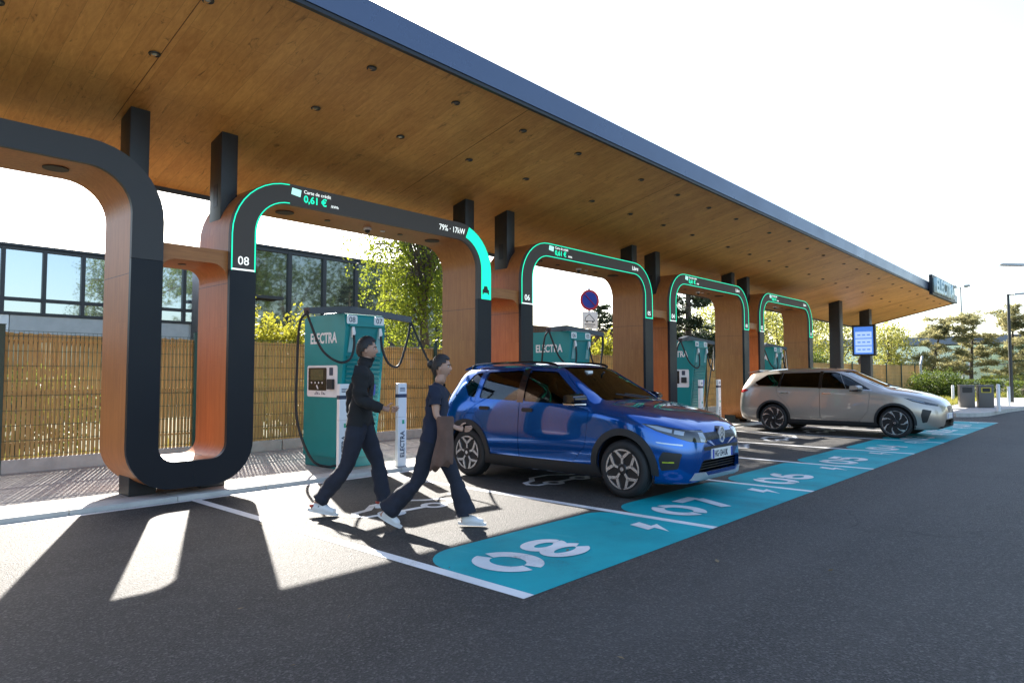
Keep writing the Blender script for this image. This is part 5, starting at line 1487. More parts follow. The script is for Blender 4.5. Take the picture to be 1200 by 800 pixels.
def office(name, label, loc, x1, depth, zt, zs, zm, step, mullion, glass, low=True, first=0.0):
    t = thing(name, label, 'office building', loc)
    obj('wall', mbox(0, x1, 0.12, depth, 0, zt - 0.12), M['render_grey'], t)
    obj('roof_edge', mbox(-0.05, x1 + 0.05, -0.10, depth + 0.05, zt - 0.10, zt), M['frame_dark'], t)
    x = first; i = 0
    while x < x1 - 0.05:
        xe = min(x + step, x1)
        fr = B(); box(fr, x, x + mullion, -0.05, 0.118, zs, zt - 0.12); box(fr, x + mullion, xe, -0.04, 0.117, zs, zs + mullion * 0.8); box(fr, x + mullion, xe, -0.04, 0.117, zt - 0.12 - mullion * 0.8, zt - 0.121)
        if zm: box(fr, x + mullion, xe, -0.04, 0.117, zm, zm + mullion)
        w = obj('window', fr, M['frame_dark'], t)
        for z0, z1 in (((zs + mullion * 0.8, zm), (zm + mullion, zt - 0.12 - mullion * 0.8)) if zm else ((zs + mullion * 0.8, zt - 0.12 - mullion * 0.8),)):
            pb = mbox(x + mullion, xe, 0.05, 0.06, z0, z1)
            a1, a2 = rng.uniform(-0.004, 0.004), rng.uniform(-0.003, 0.003)
            for v in pb.verts: v.co.y += (v.co.x - x) * a1 + (v.co.z - z0) * a2
            obj('pane', pb, glass, w)
        x += step; i += 1
    return t
a = office('office_building', 'low office building with a band of mirror windows, behind the fence at left', (-9.0, 32, 0), 22.2, 14, 6.45, 3.68, 4.22, 1.36, 0.14, M['facade_glass'], True)
x = 0.0
for i, (w, m_) in enumerate(((5.0, 'panel_white'), (4.9, 'render_grey'), (5.4, 'panel_white'), (6.8, 'render_grey'))):
    obj('wall_panel', mbox(x, x + w - 0.03, 0.0, 0.115, 2.95, 3.66), M[m_], a); x += w
obj('lower_band', mbox(0, 22.2, 0.03, 0.11, 0.0, 2.93), M['facade_glass_dark'], a)
b_ = office('office_building', 'taller office wing of dark mirror glass with black mullions behind the birch', (14.2, 30, 0), 14.0, 16, 7.46, 2.95, None, 1.92, 0.20, M['facade_glass_dark'], True, 0.75)
obj('end_panel', mbox(0, 0.72, -0.04, 0.118, 5.05, 7.34), M['render_grey'], b_)
obj('wall_panel', mbox(0.8, 13.9, -0.03, 0.115, 1.75, 2.75), M['panel_white'], b_)
obj('porch_roof', mbox(-0.3, 2.2, -0.5, -0.06, 4.88, 5.02), M['frame_dark'], b_)
obj('lower_band', mbox(0, 14.0, 0.0, 0.11, 0.0, 1.72), M['facade_glass_dark'], b_)

g_ = thing('glass_hall', 'long low hall of pale teal glass with blue grey roof beyond the pines', 'hall', (98, -10, 0))
M['teal_glass'] = facade_glass('teal_glass', (0.52, 0.64, 0.62), 0.15)
obj('wall', mbox(0.3, 20, 0, 44, 0, 5.0), M['render_grey'], g_)
for i in range(11):
    w = obj('window', mbox(-0.02, 0.2, i * 4.0, i * 4.0 + 0.25, 0, 5.0), M['panel_white'], g_)
    for z0, z1 in ((0.3, 2.5), (2.65, 4.95)): obj('pane', mbox(0.1, 0.15, i * 4 + 0.25, i * 4 + 4.0, z0, z1), M['teal_glass'], w)
obj('roof', mbox(-1.5, 21, -1, 45, 5.05, 6.0), mat('blue_grey_roof', (0.16, 0.19, 0.25), 0.5), g_)

# ================================================================== SIGNS, LAMP POSTS, BINS, BOLLARDS
M['sign_blue'] = mat('sign_blue', (0.012, 0.035, 0.28), 0.45)
M['sign_red'] = mat('sign_red', (0.45, 0.015, 0.02), 0.45)
M['sign_white'] = mat('sign_white', (0.72, 0.72, 0.70), 0.45)
def no_parking(label, loc, rz, plate=True):
    t = thing('parking_sign', label, 'road sign', loc, rz, 'no parking signs behind the fence')
    bm = B(); tube(bm, [(0, 0, 0), (0, 0, 4.0)], 0.032, 12); obj('pole', bm, M['galv'], t, 40)
    bm = B(); cyl(bm, (0, -0.045, 3.62), 0.32, 0.012, 40, 'Y'); d = obj('disc', bm, M['sign_red'], t, 30)
    bm = B(); cyl(bm, (0, -0.052, 3.62), 0.25, 0.008, 40, 'Y'); obj('blue_field', bm, M['sign_blue'], d, 30)
    bm = B(); bar(bm, (-0.18, -0.055, 3.62 + 0.18), (0.18, -0.055, 3.62 - 0.18), 0.008, 0.055, up=(0, 1, 0))
    for v in bm.verts: pass
    obj('red_bar', bm, M['sign_red'], d)
    if plate:
        p = obj('plate', mbox(-0.26, 0.26, -0.05, -0.038, 2.74, 3.26, 0.003), M['sign_white'], t)
        bm = B()
        # tow-away picture: a lorry crane lifting a car, in line
        tube(bm, [(-0.17, -0.053, 2.98), (-0.15, -0.053, 3.08), (-0.02, -0.053, 3.19), (0.13, -0.053, 3.04), (0.16, -0.053, 2.98)], 0.010, 6)
        tube(bm, [(-0.17, -0.053, 2.98), (0.16, -0.053, 2.98)], 0.008, 6); cyl(bm, (-0.10, -0.056, 2.955), 0.028, 0.006, 14, 'Y'); cyl(bm, (0.10, -0.056, 2.955), 0.028, 0.006, 14, 'Y')
        obj('tow_picture', bm, M['black_plastic'], p)
        bm = B(); box(bm, -0.18, 0.18, -0.0525, -0.0502, 2.86, 2.885); box(bm, -0.12, 0.12, -0.0525, -0.0502, 2.80, 2.82); obj('print', bm, M['black_plastic'], p)
        obj('small_plate', mbox(-0.26, 0.26, -0.05, -0.038, 2.53, 2.71, 0.003), M['sign_white'], t)
        bm = B(); bar(bm, (-0.12, -0.054, 2.62), (0.12, -0.054, 2.62), 0.006, 0.02); obj('arrow', bm, M['black_plastic'], t)
    return t
no_parking('round blue and red sign over a white plate, seen through the second arch', (16.9, 12.15, 0), R(-28))
no_parking('round blue and red sign over a white plate, seen through the farthest arch', (28.6, 12.4, 0), R(-38))
t = thing('road_sign', 'round dark brown sign back sticking up over the right end of the fence', 'road sign', (44.3, 11.6, 0))
bm = B(); tube(bm, [(0, 0, 0), (0, 0, 2.3)], 0.03, 10); obj('pole', bm, M['galv'], t)
bm = B(); tube(bm, [(-0.02, 0, 2.15), (0.0, 0, 2.15)], 0.42, 28); obj('disc', bm, mat_get('sign_back', (0.10, 0.05, 0.04), 0.6), t, 30)

M['post_dark'] = mat('lamp_post_paint', (0.02, 0.024, 0.026), 0.45)
def lamp_post(label, loc, h, rz, m, arm=0.9):
    t = thing('lamp_post', label, 'lamp post', loc, rz)
    bm = B(); tube(bm, [(0, 0, 0), (0, 0, 1.2), (0, 0, h)], [0.085, 0.075, 0.055], 14); obj('pole', bm, m, t, 40)
    bm = B(); box(bm, -0.06, 0.02, -0.04, 0.04, h - 0.08, h + 0.02, 0.006); bar(bm, (0, 0, h - 0.02), (0.25, 0, h + 0.01), 0.05, 0.05); obj('arm', bm, m, t)
    bm = B(); prism(bm, [(0.2, h - 0.03), (0.2, h + 0.05), (arm - 0.1, h + 0.075), (arm, h + 0.06), (arm, h + 0.03), (0.8, h)], -0.13, 0.13); obj('lamp_head', bm, M['galv'], t, 30)
    bm = B(); cyl(bm, (0, 0, 0.0), 0.14, 0.02, 16); obj('base_plate', bm, m, t)
    return t
lamp_post('dark lamp post with a flat head at the right, beside the white bollards', (37.6, 3.88, 0.0), 4.95, R(-60), M['post_dark'])
lamp_post('pale lamp post cut by the right edge, only its flat head in view', (29.0, 2.35, 0.0), 5.08, R(125), M['galv'], 1.0)
t = thing('light_mast', 'thin tall floodlight mast rising behind the pines', 'light mast', (70.5, 10.65, 0))
bm = B(); tube(bm, [(0, 0, 0), (0, 0, 9.0)], [0.12, 0.06], 10); obj('pole', bm, M['galv'], t, 40)
bm = B(); bar(bm, (0, -0.55, 9.0), (0, 0.55, 9.0), 0.06, 0.06); obj('crossbar', bm, M['galv'], t)
for s in (-1, 1):
    bm = B(); box(bm, -0.25, 0.15, s * 0.5 - 0.22, s * 0.5 + 0.22, 9.03, 9.20, 0.02); obj('floodlight', bm, M['galv'], t)

def bin_(label, loc, ring):
    t = thing('litter_bin', label, 'litter bin', loc, R(-72), 'grey litter bins on the pavement corner')
    obj('body', mbox(-0.24, 0.24, -0.22, 0.22, 0.0, 0.80, 0.02), mat_get('bin_grey', (0.115, 0.108, 0.10), 0.5), t, 40)
    obj('lid', mbox(-0.25, 0.25, -0.23, 0.23, 0.80, 0.85, 0.012), mat_get('bin_lid', (0.16, 0.15, 0.14), 0.5), t, 40)
    bm = B(); prism(bm, rrect(-0.16, 0.16, 0.56, 0.76, 0.03), -0.232, -0.2205); f = obj('opening_frame', bm, mat_get('bin_yellow', (0.5, 0.42, 0.03), 0.5) if ring else M['black_plastic'], t)
    bm = B(); prism(bm, rrect(-0.12, 0.12, 0.59, 0.73, 0.02), -0.236, -0.2325); obj('opening', bm, M['black_plastic'], f)
bin_('grey litter bin with a plain black opening, left of the pair', (30.6, 4.55, 0.11), False)
bin_('grey litter bin with a yellow ringed opening, right of the pair', (30.9, 4.0, 0.11), True)
def bollard(label, loc, h):
    t = thing('bollard', label, 'bollard', loc, 0, 'white bollards on the pavement corner')
    bm = B(); lathe(bm, [(0.055, 0), (0.055, h - 0.02), (0.045, h), (0.0, h + 0.004)], 18); obj('post', bm, M['white_metal'], t, 40)
    bm = B(); lathe(bm, [(0.09, 0), (0.09, 0.012), (0.056, 0.02)], 18); obj('collar', bm, M['galv'], t, 40)
bollard('nearest and tallest white bollard, right of the litter bins', (27.7, 3.22, 0.11), 0.92)
bollard('short white bollard right of the dark lamp post', (33.5, 3.55, 0.05), 0.82)
bollard('white bollard behind the litter bins, against the hedge', (37.5, 6.1, 0.0), 0.85)

# price screen on the last canopy post
t = thing('info_screen', 'bright blue information screen in a black frame fixed to a canopy post', 'screen', (30.42, 8.0, 2.75))
obj('housing', mbox(-0.09, 0.09, -0.44, 0.44, -0.64, 0.64, 0.01), M['black_plastic'], t)
M['info_blue'] = mat('screen_blue', (0.02, 0.06, 0.2), 0.3, emit=(0.07, 0.22, 0.75), estr=0.25)
M['info_pale'] = mat('screen_pale', (0.1, 0.15, 0.2), 0.3, emit=(0.42, 0.60, 0.95), estr=0.25)
p = obj('display', mbox(-0.094, -0.0905, -0.36, 0.36, -0.56, 0.56), M['info_blue'], t)
for i in range(3):
    q = obj('panel', mbox(-0.098, -0.0945, -0.31, 0.31, -0.50 + i * 0.30, -0.24 + i * 0.30), M['info_pale'], p)
    bm = B()
    for j in range(3): box(bm, -0.1005, -0.0982, -0.25 + 0.18 * j, -0.13 + 0.18 * j, -0.40 + i * 0.30, -0.35 + i * 0.30)
    obj('print', bm, M['info_blue'], q)
# ================================================================== PLANTS
nrg = np.random.default_rng(11)
def quads_mesh(name, cen, size, aspect=0.55, hang=0.0, along=None, jit=0.35):
    """many small leaf-shaped faces (two triangles bent along the rib are left flat: a rhombus each)"""
    n = len(cen)
    d = nrg.normal(size=(n, 3)) if along is None else along + nrg.normal(size=(n, 3)) * 0.35
    d[:, 2] -= hang
    d /= np.linalg.norm(d, axis=1, keepdims=True) + 1e-9
    r = nrg.normal(size=(n, 3)); s = np.cross(d, r); s /= np.linalg.norm(s, axis=1, keepdims=True) + 1e-9
    L = size * (1 + jit * nrg.uniform(-1, 1, (n, 1))); W = L * aspect
    v = np.empty((n, 4, 3))
    v[:, 0] = cen; v[:, 1] = cen + d * L * 0.45 + s * W / 2; v[:, 2] = cen + d * L; v[:, 3] = cen + d * L * 0.45 - s * W / 2
    me = bpy.data.meshes.new(name)
    me.vertices.add(4 * n); me.vertices.foreach_set('co', v.reshape(-1).astype(np.float32))
    me.loops.add(4 * n); me.loops.foreach_set('vertex_index', np.arange(4 * n, dtype=np.int32))
    me.polygons.add(n); me.polygons.foreach_set('loop_start', np.arange(0, 4 * n, 4, dtype=np.int32)); me.polygons.foreach_set('loop_total', np.full(n, 4, dtype=np.int32))
    me.update(calc_edges=True); me.validate()
    return me
M['bark'] = mat('bark', (0.085, 0.065, 0.048), 0.9, var=0.4, vscale=9, bump=0.5, bscale=25)
M['bark_pale'] = mat('birch_bark', (0.30, 0.28, 0.25), 0.8, var=0.5, vscale=7, bump=0.3, bscale=25)
M['leaf_birch'] = leaf_mat('birch_leaves', (0.075, 0.115, 0.012), (0.21, 0.245, 0.026), 0.55)
M['leaf_yellow'] = leaf_mat('yellow_green_leaves', (0.13, 0.15, 0.014), (0.26, 0.26, 0.028), 0.5)
M['leaf_mid'] = leaf_mat('mid_green_leaves', (0.045, 0.080, 0.012), (0.125, 0.165, 0.026), 0.45)
M['leaf_pale'] = leaf_mat('pale_spring_leaves', (0.14, 0.165, 0.034), (0.30, 0.30, 0.075), 0.55)
M['leaf_dark'] = leaf_mat('dark_hedge_leaves', (0.032, 0.058, 0.010), (0.095, 0.130, 0.020), 0.4)
M['needle_dark'] = leaf_mat('dark_needles', (0.018, 0.032, 0.016), (0.048, 0.068, 0.032), 0.2, 0.6)
M['needle_brown'] = leaf_mat('brownish_needles', (0.12, 0.135, 0.055), (0.30, 0.275, 0.13), 0.55, 0.6)

def shell_points(blobs, n):
    """cluster centres in the outer part of overlapping ellipsoids"""
    vol = np.array([b[3] * b[4] * b[5] for b in blobs]) ** 0.67; vol /= vol.sum(); out = []
    for b, k in zip(blobs, (vol * n).astype(int) + 1):
        u = nrg.normal(size=(k, 3)); u /= np.linalg.norm(u, axis=1, keepdims=True)
        rr = nrg.uniform(0.35, 1.0, (k, 1)) ** 0.55 * (1 + 0.12 * nrg.normal(size=(k, 1)))
        out.append(np.array(b[:3]) + u * rr * np.array(b[3:]))
    return np.concatenate(out)
def limbs(bm, base, tops, r0, h0, n):
    base = np.array(base)
    for i in range(n):
        p = tops[nrg.integers(len(tops))]
        a = base + np.array([0, 0, h0 * nrg.uniform(0.6, 1.0)])
        mid = a * 0.5 + p * 0.5 + np.array([0, 0, 0.12 * np.linalg.norm(p - a)]) * nrg.uniform(0.2, 1) + nrg.normal(size=3) * 0.08
        r = r0 * nrg.uniform(0.22, 0.42)
        tube(bm, [a, a * 0.6 + mid * 0.4, mid, p], [r, r * 0.8, r * 0.55, r * 0.15], 6, False)
def broad_tree(name, label, loc, blobs, nclus, per, spread, leaf, m, trunk_h, trunk_r, bark='bark', cat='tree', group=None, nl=26, hang=0.3):
    t = thing(name, label, cat, loc, 0, group)
    pts = shell_points(blobs, nclus)
    pts = pts[pts[:, 2] > 0.05]
    cen = (pts[:, None, :] + nrg.normal(size=(len(pts), per, 3)) * spread * nrg.uniform(0.5, 1.3, (len(pts), 1, 1))).reshape(-1, 3)
    cen = cen[cen[:, 2] > 0.02]
    obj('crown', quads_mesh('crown', cen, leaf, 0.6, hang), m, t)
    bm = B(); tops = max(b[2] for b in blobs)
    tube(bm, [(0, 0, -0.05), (0.02, 0.01, trunk_h * 0.35), (0.05, -0.03, trunk_h * 0.8), (0.02, 0.05, tops)], [trunk_r * 1.25, trunk_r, trunk_r * 0.8, trunk_r * 0.25], 10, False)
    limbs(bm, (0.03, 0, 0), pts, trunk_r, trunk_h, nl)
    obj('trunk', bm, M[bark], t, 60)
    return t
def bush(name, label, loc, blobs, nclus, per, spread, leaf, m, cat='bush', group=None):
    t = thing(name, label, cat, loc, 0, group)
    pts = shell_points(blobs, nclus); pts = pts[pts[:, 2] > 0.0]
    cen = (pts[:, None, :] + nrg.normal(size=(len(pts), per, 3)) * spread).reshape(-1, 3); cen = cen[cen[:, 2] > 0.0]
    obj('foliage', quads_mesh('foliage', cen, leaf, 0.6, -0.2), m, t)
    bm = B()
    for i in range(10):
        p = pts[nrg.integers(len(pts))]; b0 = np.array([p[0] * 0.2, p[1] * 0.2, 0]); tube(bm, [b0, (b0 + p) / 2 + np.array([0, 0, 0.1]), p], [0.03, 0.02, 0.006], 5, False)
    obj('stem', bm, M['bark'], t, 60)
    return t
def hedge(label, loc, sx, sy, sz, n, leaf, m, rz=0.0, group='clipped hedges at right'):
    t = thing('hedge', label, 'hedge', loc, rz, group)
    k = n
    p = nrg.uniform(-1, 1, (k, 3)); ax = nrg.integers(0, 3, k)
    q = 1 - np.abs(nrg.normal(size=k)) * 0.10
    for a_ in range(3):
        sel = ax == a_; p[sel, a_] = np.sign(p[sel, a_]) * q[sel]
    p = np.sign(p) * np.abs(p) ** 0.92
    nr = np.maximum(np.linalg.norm(p, axis=1, keepdims=True) / 1.38, 1.0); p = p / nr
    bumpy = 1 + 0.05 * np.sin(p[:, :1] * 9 + p[:, 1:2] * 7) + 0.03 * nrg.normal(size=(k, 1))
    p = p * bumpy
    cen = np.stack([p[:, 0] * sx / 2, p[:, 1] * sy / 2, (p[:, 2] + 1) * sz / 2], 1); cen = cen[cen[:, 2] > 0.0]
    obj('foliage', quads_mesh('foliage', cen, leaf, 0.65, -0.3), m, t)
    bm = B()
    for i in range(8):
        x_ = (i / 7 - 0.5) * sx * 0.8; tube(bm, [(x_, 0, 0), (x_ + 0.1, 0.05, sz * 0.4), (x_ - 0.05, -0.05, sz * 0.8)], [0.04, 0.03, 0.01], 5, False)
    obj('stem', bm, M['bark'], t)
    return t
def weeping_tree(label, loc, h, rad, strands, m):
    t = thing('weeping_birch', label, 'tree', loc)
    bm = B()
    tube(bm, [(0, 0, -0.05), (0.05, 0, h * 0.3), (-0.1, 0.1, h * 0.6), (0.05, 0, h * 0.95)], [0.2, 0.16, 0.11, 0.03], 10, False)
    cen = []; dirs = []
    for i in range(34):
        a = i * 2.4 + nrg.uniform(-0.3, 0.3); z0 = h * nrg.uniform(0.35, 0.9); L = rad * nrg.uniform(0.45, 1.0) * (1.15 - 0.55 * z0 / h)
        P = []
        for k in range(6):
            u = k / 5; P.append(np.array([math.cos(a) * L * u, math.sin(a) * L * u, z0 + L * 0.55 * math.sin(u * 2.3) - 0.2 * u]) + nrg.normal(size=3) * 0.05)
        tube(bm, P, [0.055, 0.045, 0.035, 0.025, 0.016, 0.008], 6, False)
        for s in range(strands):
            u = nrg.uniform(0.25, 1.0) * 5; k = min(int(u), 4); p = P[k] + (P[k + 1] - P[k]) * (u - k)
            ln_ = nrg.uniform(0.6, 2.6); n_ = int(ln_ / 0.055); sway = nrg.normal(size=2) * 0.16
            zz = np.linspace(0, ln_, n_)
            c = np.stack([p[0] + sway[0] * np.sqrt(zz) + nrg.normal(size=n_) * 0.045, p[1] + sway[1] * np.sqrt(zz) + nrg.normal(size=n_) * 0.045, p[2] - zz + nrg.normal(size=n_) * 0.03], 1)
            cen.append(c[nrg.uniform(size=n_) < 0.9 * (0.4 + 0.6 * np.sin(zz * 5 + nrg.uniform(0, 6)) ** 2)])
    # dense upper crown
    top = shell_points([(1.9, 0.3, h * 0.98, rad * 1.05, rad * 0.8, h * 0.26), (0.2, 0, h * 0.9, rad * 0.6, rad * 0.7, h * 0.2)], 520)
    cen.append((top[:, None, :] + nrg.normal(size=(len(top), 22, 3)) * 0.26).reshape(-1, 3))
    limbs(bm, (0, 0, 0), top, 0.16, h * 0.7, 30)
    cen = np.concatenate(cen); cen = cen[cen[:, 2] > 0.9]
    obj('crown', quads_mesh('crown', cen, 0.11, 0.6, 0.9), m, t)
    obj('trunk', bm, M['bark'], t, 60)
    return t
def conifer(label, loc, h, rad, m, group=None, name='pine_tree', dens=1.0, loose=0.25, z0=0.12, needle=0.16):
    t = thing(name, label, 'tree', loc, 0, group)
    bm = B(); tube(bm, [(0, 0, -0.05), (0.03, 0, h * 0.5), (0, 0.02, h)], [h * 0.028, h * 0.018, 0.01], 8, False)
    cen = []; al = []
    z = h * z0
    while z < h * 0.97:
        f = 1 - (z / h - z0) / (1 - z0)
        for k in range(rng.randint(4, 6)):
            a = nrg.uniform(0, 2 * PI); L = rad * (0.12 + 0.95 * f ** 0.85) * nrg.uniform(0.6, 1.1)
            dz = nrg.uniform(-0.15, 0.25)
            end = np.array([math.cos(a) * L, math.sin(a) * L, z + L * dz])
            st_ = np.array([0, 0, z])
            tube(bm, [st_, st_ * 0.5 + end * 0.5 - np.array([0, 0, 0.06 * L]), end], [0.035, 0.022, 0.006], 5, False)
            n_ = int(60 * dens * (0.4 + L))
            u = nrg.uniform(0.15, 1.03, n_) ** 0.8
            p = st_ + (end - st_) * u[:, None]; p[:, 2] -= 0.06 * L * np.sin(u * PI)
            p += nrg.normal(size=(n_, 3)) * loose * np.array([1, 1, 0.45]) * (0.35 + 0.5 * L / rad)
            cen.append(p); al.append(np.tile((end - st_) / np.linalg.norm(end - st_), (n_, 1)) + np.array([0, 0, 0.25]))
        z += h * 0.045 * nrg.uniform(0.8, 1.3)
    cen = np.concatenate(cen); al = np.concatenate(al)
    obj('crown', quads_mesh('crown', cen, needle, 0.30, 0.0, al), m, t)
    obj('trunk', bm, M['bark'], t, 60)
    return t

weeping_tree('weeping birch with long hanging bright leaves in front of the dark office glass', (14.6, 17.2, 0), 8.2, 3.5, 24, M['leaf_birch'])
bush('leafy_shrub', 'yellow green shrub rising over the fence, just right of the 08 arch leg', (7.15, 14.0, 0), [(0, 0, 1.3, 0.75, 0.8, 1.2), (-0.3, 0.1, 2.2, 0.5, 0.5, 0.75), (0.35, 0, 1.9, 0.45, 0.5, 0.7)], 300, 14, 0.10, 0.10, M['leaf_yellow'], group='yellow green shrubs behind the fence')
bush('leafy_shrub', 'yellow green shrub rising over the fence, left of the nearest charging station', (8.25, 14.2, 0), [(0, 0, 1.2, 0.85, 0.8, 1.15), (0.3, 0.1, 2.0, 0.5, 0.5, 0.8), (-0.35, 0, 1.8, 0.45, 0.5, 0.8)], 320, 14, 0.10, 0.10, M['leaf_yellow'], group='yellow green shrubs behind the fence')
bush('leafy_shrub', 'yellow green shrub seen through the second arch, right of the round sign', (19.9, 13.6, 0), [(0, 0, 1.2, 1.3, 1.1, 1.25), (0.4, 0, 2.0, 0.8, 0.7, 0.75)], 420, 14, 0.13, 0.12, M['leaf_yellow'], group='yellow green shrubs behind the fence')
bush('leafy_shrub', 'low dark shrub behind the fence at the far left', (2.6, 13.5, 0), [(0, 0, 0.7, 1.6, 0.8, 0.75)], 260, 14, 0.12, 0.10, M['leaf_mid'])
conifer('dark spruce seen through the third arch above the charging station', (30.2, 15.8, 0), 8.4, 2.7, M['needle_dark'], name='spruce_tree', dens=2.2, z0=0.10, needle=0.20)
conifer('small far dark conifer seen through the second arch, right of the round sign', (44.5, 31.0, 0), 7.2, 2.6, M['needle_dark'], name='spruce_tree', dens=1.0, needle=0.3)
TREES = [((36.0, 15.5), 5.6, 2.4, 'pale spring tree filling the farthest arch opening'), ((41.5, 15.8), 5.4, 2.6, 'pale spring tree behind the two bare canopy posts'), ((47.5, 16.2), 6.4, 2.7, 'pale spring tree behind the blue information screen'),
         ((53.0, 15.6), 6.6, 2.8, 'tall pale spring tree right of the blue information screen'), ((56.5, 13.2), 5.2, 2.3, 'pale spring tree left of the brownish pines'), ((43.5, 21.0), 6.2, 3.0, 'pale spring tree in the back row behind the canopy posts')]
for (tx, ty), h, r, lab in TREES:
    h *= 1.14
    broad_tree('broadleaf_tree', lab, (tx, ty, 0), [(0, 0, h * 0.55, r * 0.85, r * 0.8, h * 0.26), (r * 0.35, 0.2, h * 0.75, r * 0.5, r * 0.5, h * 0.22), (-r * 0.4, -0.2, h * 0.68, r * 0.5, r * 0.5, h * 0.2), (0.1, 0, h * 0.36, r * 0.6, r * 0.6, h * 0.16)], 300, 16, 0.24, 0.16, M['leaf_pale'], h * 0.45, 0.11, group='pale spring trees behind the fence')
bush('round_bush', 'dense dark green rounded bush between the canopy posts, behind the fence', (37.6, 13.2, 0), [(0, 0, 1.3, 1.6, 1.6, 1.45), (1.3, 0, 1.0, 1.2, 1.2, 1.25)], 700, 16, 0.13, 0.12, M['leaf_mid'])
def spreading_pine(label, loc, h, rad, m, seed):
    q = np.random.default_rng(seed)
    t = thing('pine_tree', label, 'tree', loc, 0, 'brownish pines in front of the glass hall')
    bm = B(); lean = q.normal(size=2) * 0.25
    tp = [np.array([lean[0] * u * u, lean[1] * u * u, h * u]) for u in (-0.01, 0.3, 0.6, 0.97)]
    tube(bm, tp, [0.15, 0.12, 0.08, 0.02], 8, False)
    cen = []; al = []
    for i in range(34):
        u = q.uniform(0.10, 1.0) ** 0.85; base = np.array([lean[0] * u * u, lean[1] * u * u, h * u])
        a_ = q.uniform(0, 2 * PI); L = rad * q.uniform(0.35, 1.1) * (1.15 - 0.85 * u)
        end = base + np.array([math.cos(a_) * L, math.sin(a_) * L, q.uniform(-0.05, 0.28) * L])
        tube(bm, [base, (base + end) / 2 + np.array([0, 0, -0.05]), end], [0.04, 0.028, 0.008], 5, False)
        for j in range(int(4 + 5 * L)):
            w = q.uniform(0.3, 1.08); c = base + (end - base) * w + q.normal(size=3) * np.array([0.22, 0.22, 0.10])
            n_ = q.integers(26, 60); d = q.normal(size=(n_, 3)); d /= np.linalg.norm(d, axis=1, keepdims=True); d[:, 2] = np.abs(d[:, 2]) * 0.8 + 0.1
            cen.append(c + d * q.uniform(0.02, 0.22, (n_, 1))); al.append(d)
    obj('crown', quads_mesh('crown', np.concatenate(cen), 0.20, 0.24, 0.0, np.concatenate(al)), m, t)
    obj('trunk', bm, M['bark'], t, 60)
spreading_pine('brownish spreading pine, left of the three in front of the glass hall', (56.5, 10.4, 0), 5.2, 2.5, M['needle_brown'], 3)
spreading_pine('brownish spreading pine, middle of the three in front of the glass hall', (58.0, 8.3, 0), 5.5, 2.6, M['needle_brown'], 5)
spreading_pine('brownish spreading pine, right of the three, behind the dark lamp post', (59.5, 6.1, 0), 6.2, 2.9, M['needle_brown'], 8)
conifer('darker pine at the far right edge behind the hedges', (63.0, 4.6, 0), 4.9, 2.4, M['needle_dark'], dens=1.2, loose=0.34, needle=0.24)
bush('round_bush', 'large dense green bush beyond the nose of the silver car, left of the litter bins', (42.0, 7.5, 0), [(0, 0, 0.75, 0.95, 1.25, 0.85), (0.1, 0.7, 0.7, 0.8, 0.7, 0.72), (0, -0.7, 0.65, 0.8, 0.75, 0.72)], 620, 18, 0.09, 0.085, M['leaf_mid'])
hedge('low clipped hedge behind the litter bins', (52.5, 7.6, 0), 1.6, 3.2, 1.0, 5000, 0.10, M['leaf_mid'], R(8))
hedge('pale low hedge left of the dark lamp post', (54.5, 5.9, 0), 1.8, 2.6, 1.25, 5000, 0.10, M['leaf_pale'], R(8))
hedge('small round hedge right of the dark lamp post', (47.5, 4.35, 0), 1.4, 1.5, 0.95, 3500, 0.09, M['leaf_mid'], R(8))
hedge('long pale hedge at the far right edge', (57.0, 3.4, 0), 1.8, 3.2, 1.15, 5000, 0.10, M['leaf_pale'], R(8))
# trees across the road, only mirrored in the office glass and the car bodies
for i, (tx, ty, h, r) in enumerate(((41, -26, 20, 6.2), (50, -29, 22, 6.8), (59, -26, 21, 6.4), (69, -30, 23, 7.0), (79, -27, 21, 6.4), (14, -30, 10, 3.6))):
    broad_tree('roadside_tree', 'big green roadside tree across the road, mirrored in the office glass', (tx, ty, 0), [(0, 0, h * 0.55, r, r, h * 0.3), (r * 0.4, 0.3, h * 0.78, r * 0.55, r * 0.55, h * 0.2), (-r * 0.4, -0.2, h * 0.7, r * 0.6, r * 0.6, h * 0.2)], 330, 14, 0.5, 0.42, M['leaf_mid'], h * 0.4, 0.3, group='roadside trees across the road')
# rough grass on the verge behind the pavement corner and at the foot of the fence
k = 9000
gx = nrg.uniform(31.5, 52, k); gy = 5.3 + nrg.uniform(0, 1, k) ** 1.3 * 4.4
cen = np.stack([gx, gy, np.zeros(k)], 1)
k2 = 2500
g2 = np.stack([nrg.uniform(-8, 30, k2), 11.15 + np.abs(nrg.normal(size=k2)) * 0.5, np.zeros(k2)], 1)
cen = np.concatenate([cen, g2])
up = np.tile(np.array([0, 0, 1.2]), (len(cen), 1))
M['grass'] = leaf_mat('grass_blades', (0.10, 0.12, 0.02), (0.24, 0.23, 0.05), 0.5)
o = obj('grass', quads_mesh('grass', cen, 0.26, 0.16, 0.0, up), M['grass']); tag(o, 'rough sunlit grass on the verge behind the pavement corner', 'grass', kind='stuff')

# a few dry leaves and grit on the asphalt
k = 110
cen = np.stack([nrg.uniform(-1, 24, k), nrg.uniform(-2.5, 7.2, k), np.full(k, 0.010)], 1)
al = nrg.normal(size=(k, 3)); al[:, 2] *= 0.12
me = quads_mesh('fallen_leaves', cen, 0.045, 0.5, 0.0, al, 0.5)
for v in me.vertices: v.co.z = 0.007 + abs(v.co.z - 0.010) * 0.5
M['dry_leaf'] = mat('dry_leaf', (0.20, 0.14, 0.07), 0.8)
o = obj('fallen_leaves', me, M['dry_leaf']); tag(o, 'small dry leaves scattered on the asphalt', 'leaves', kind='stuff')
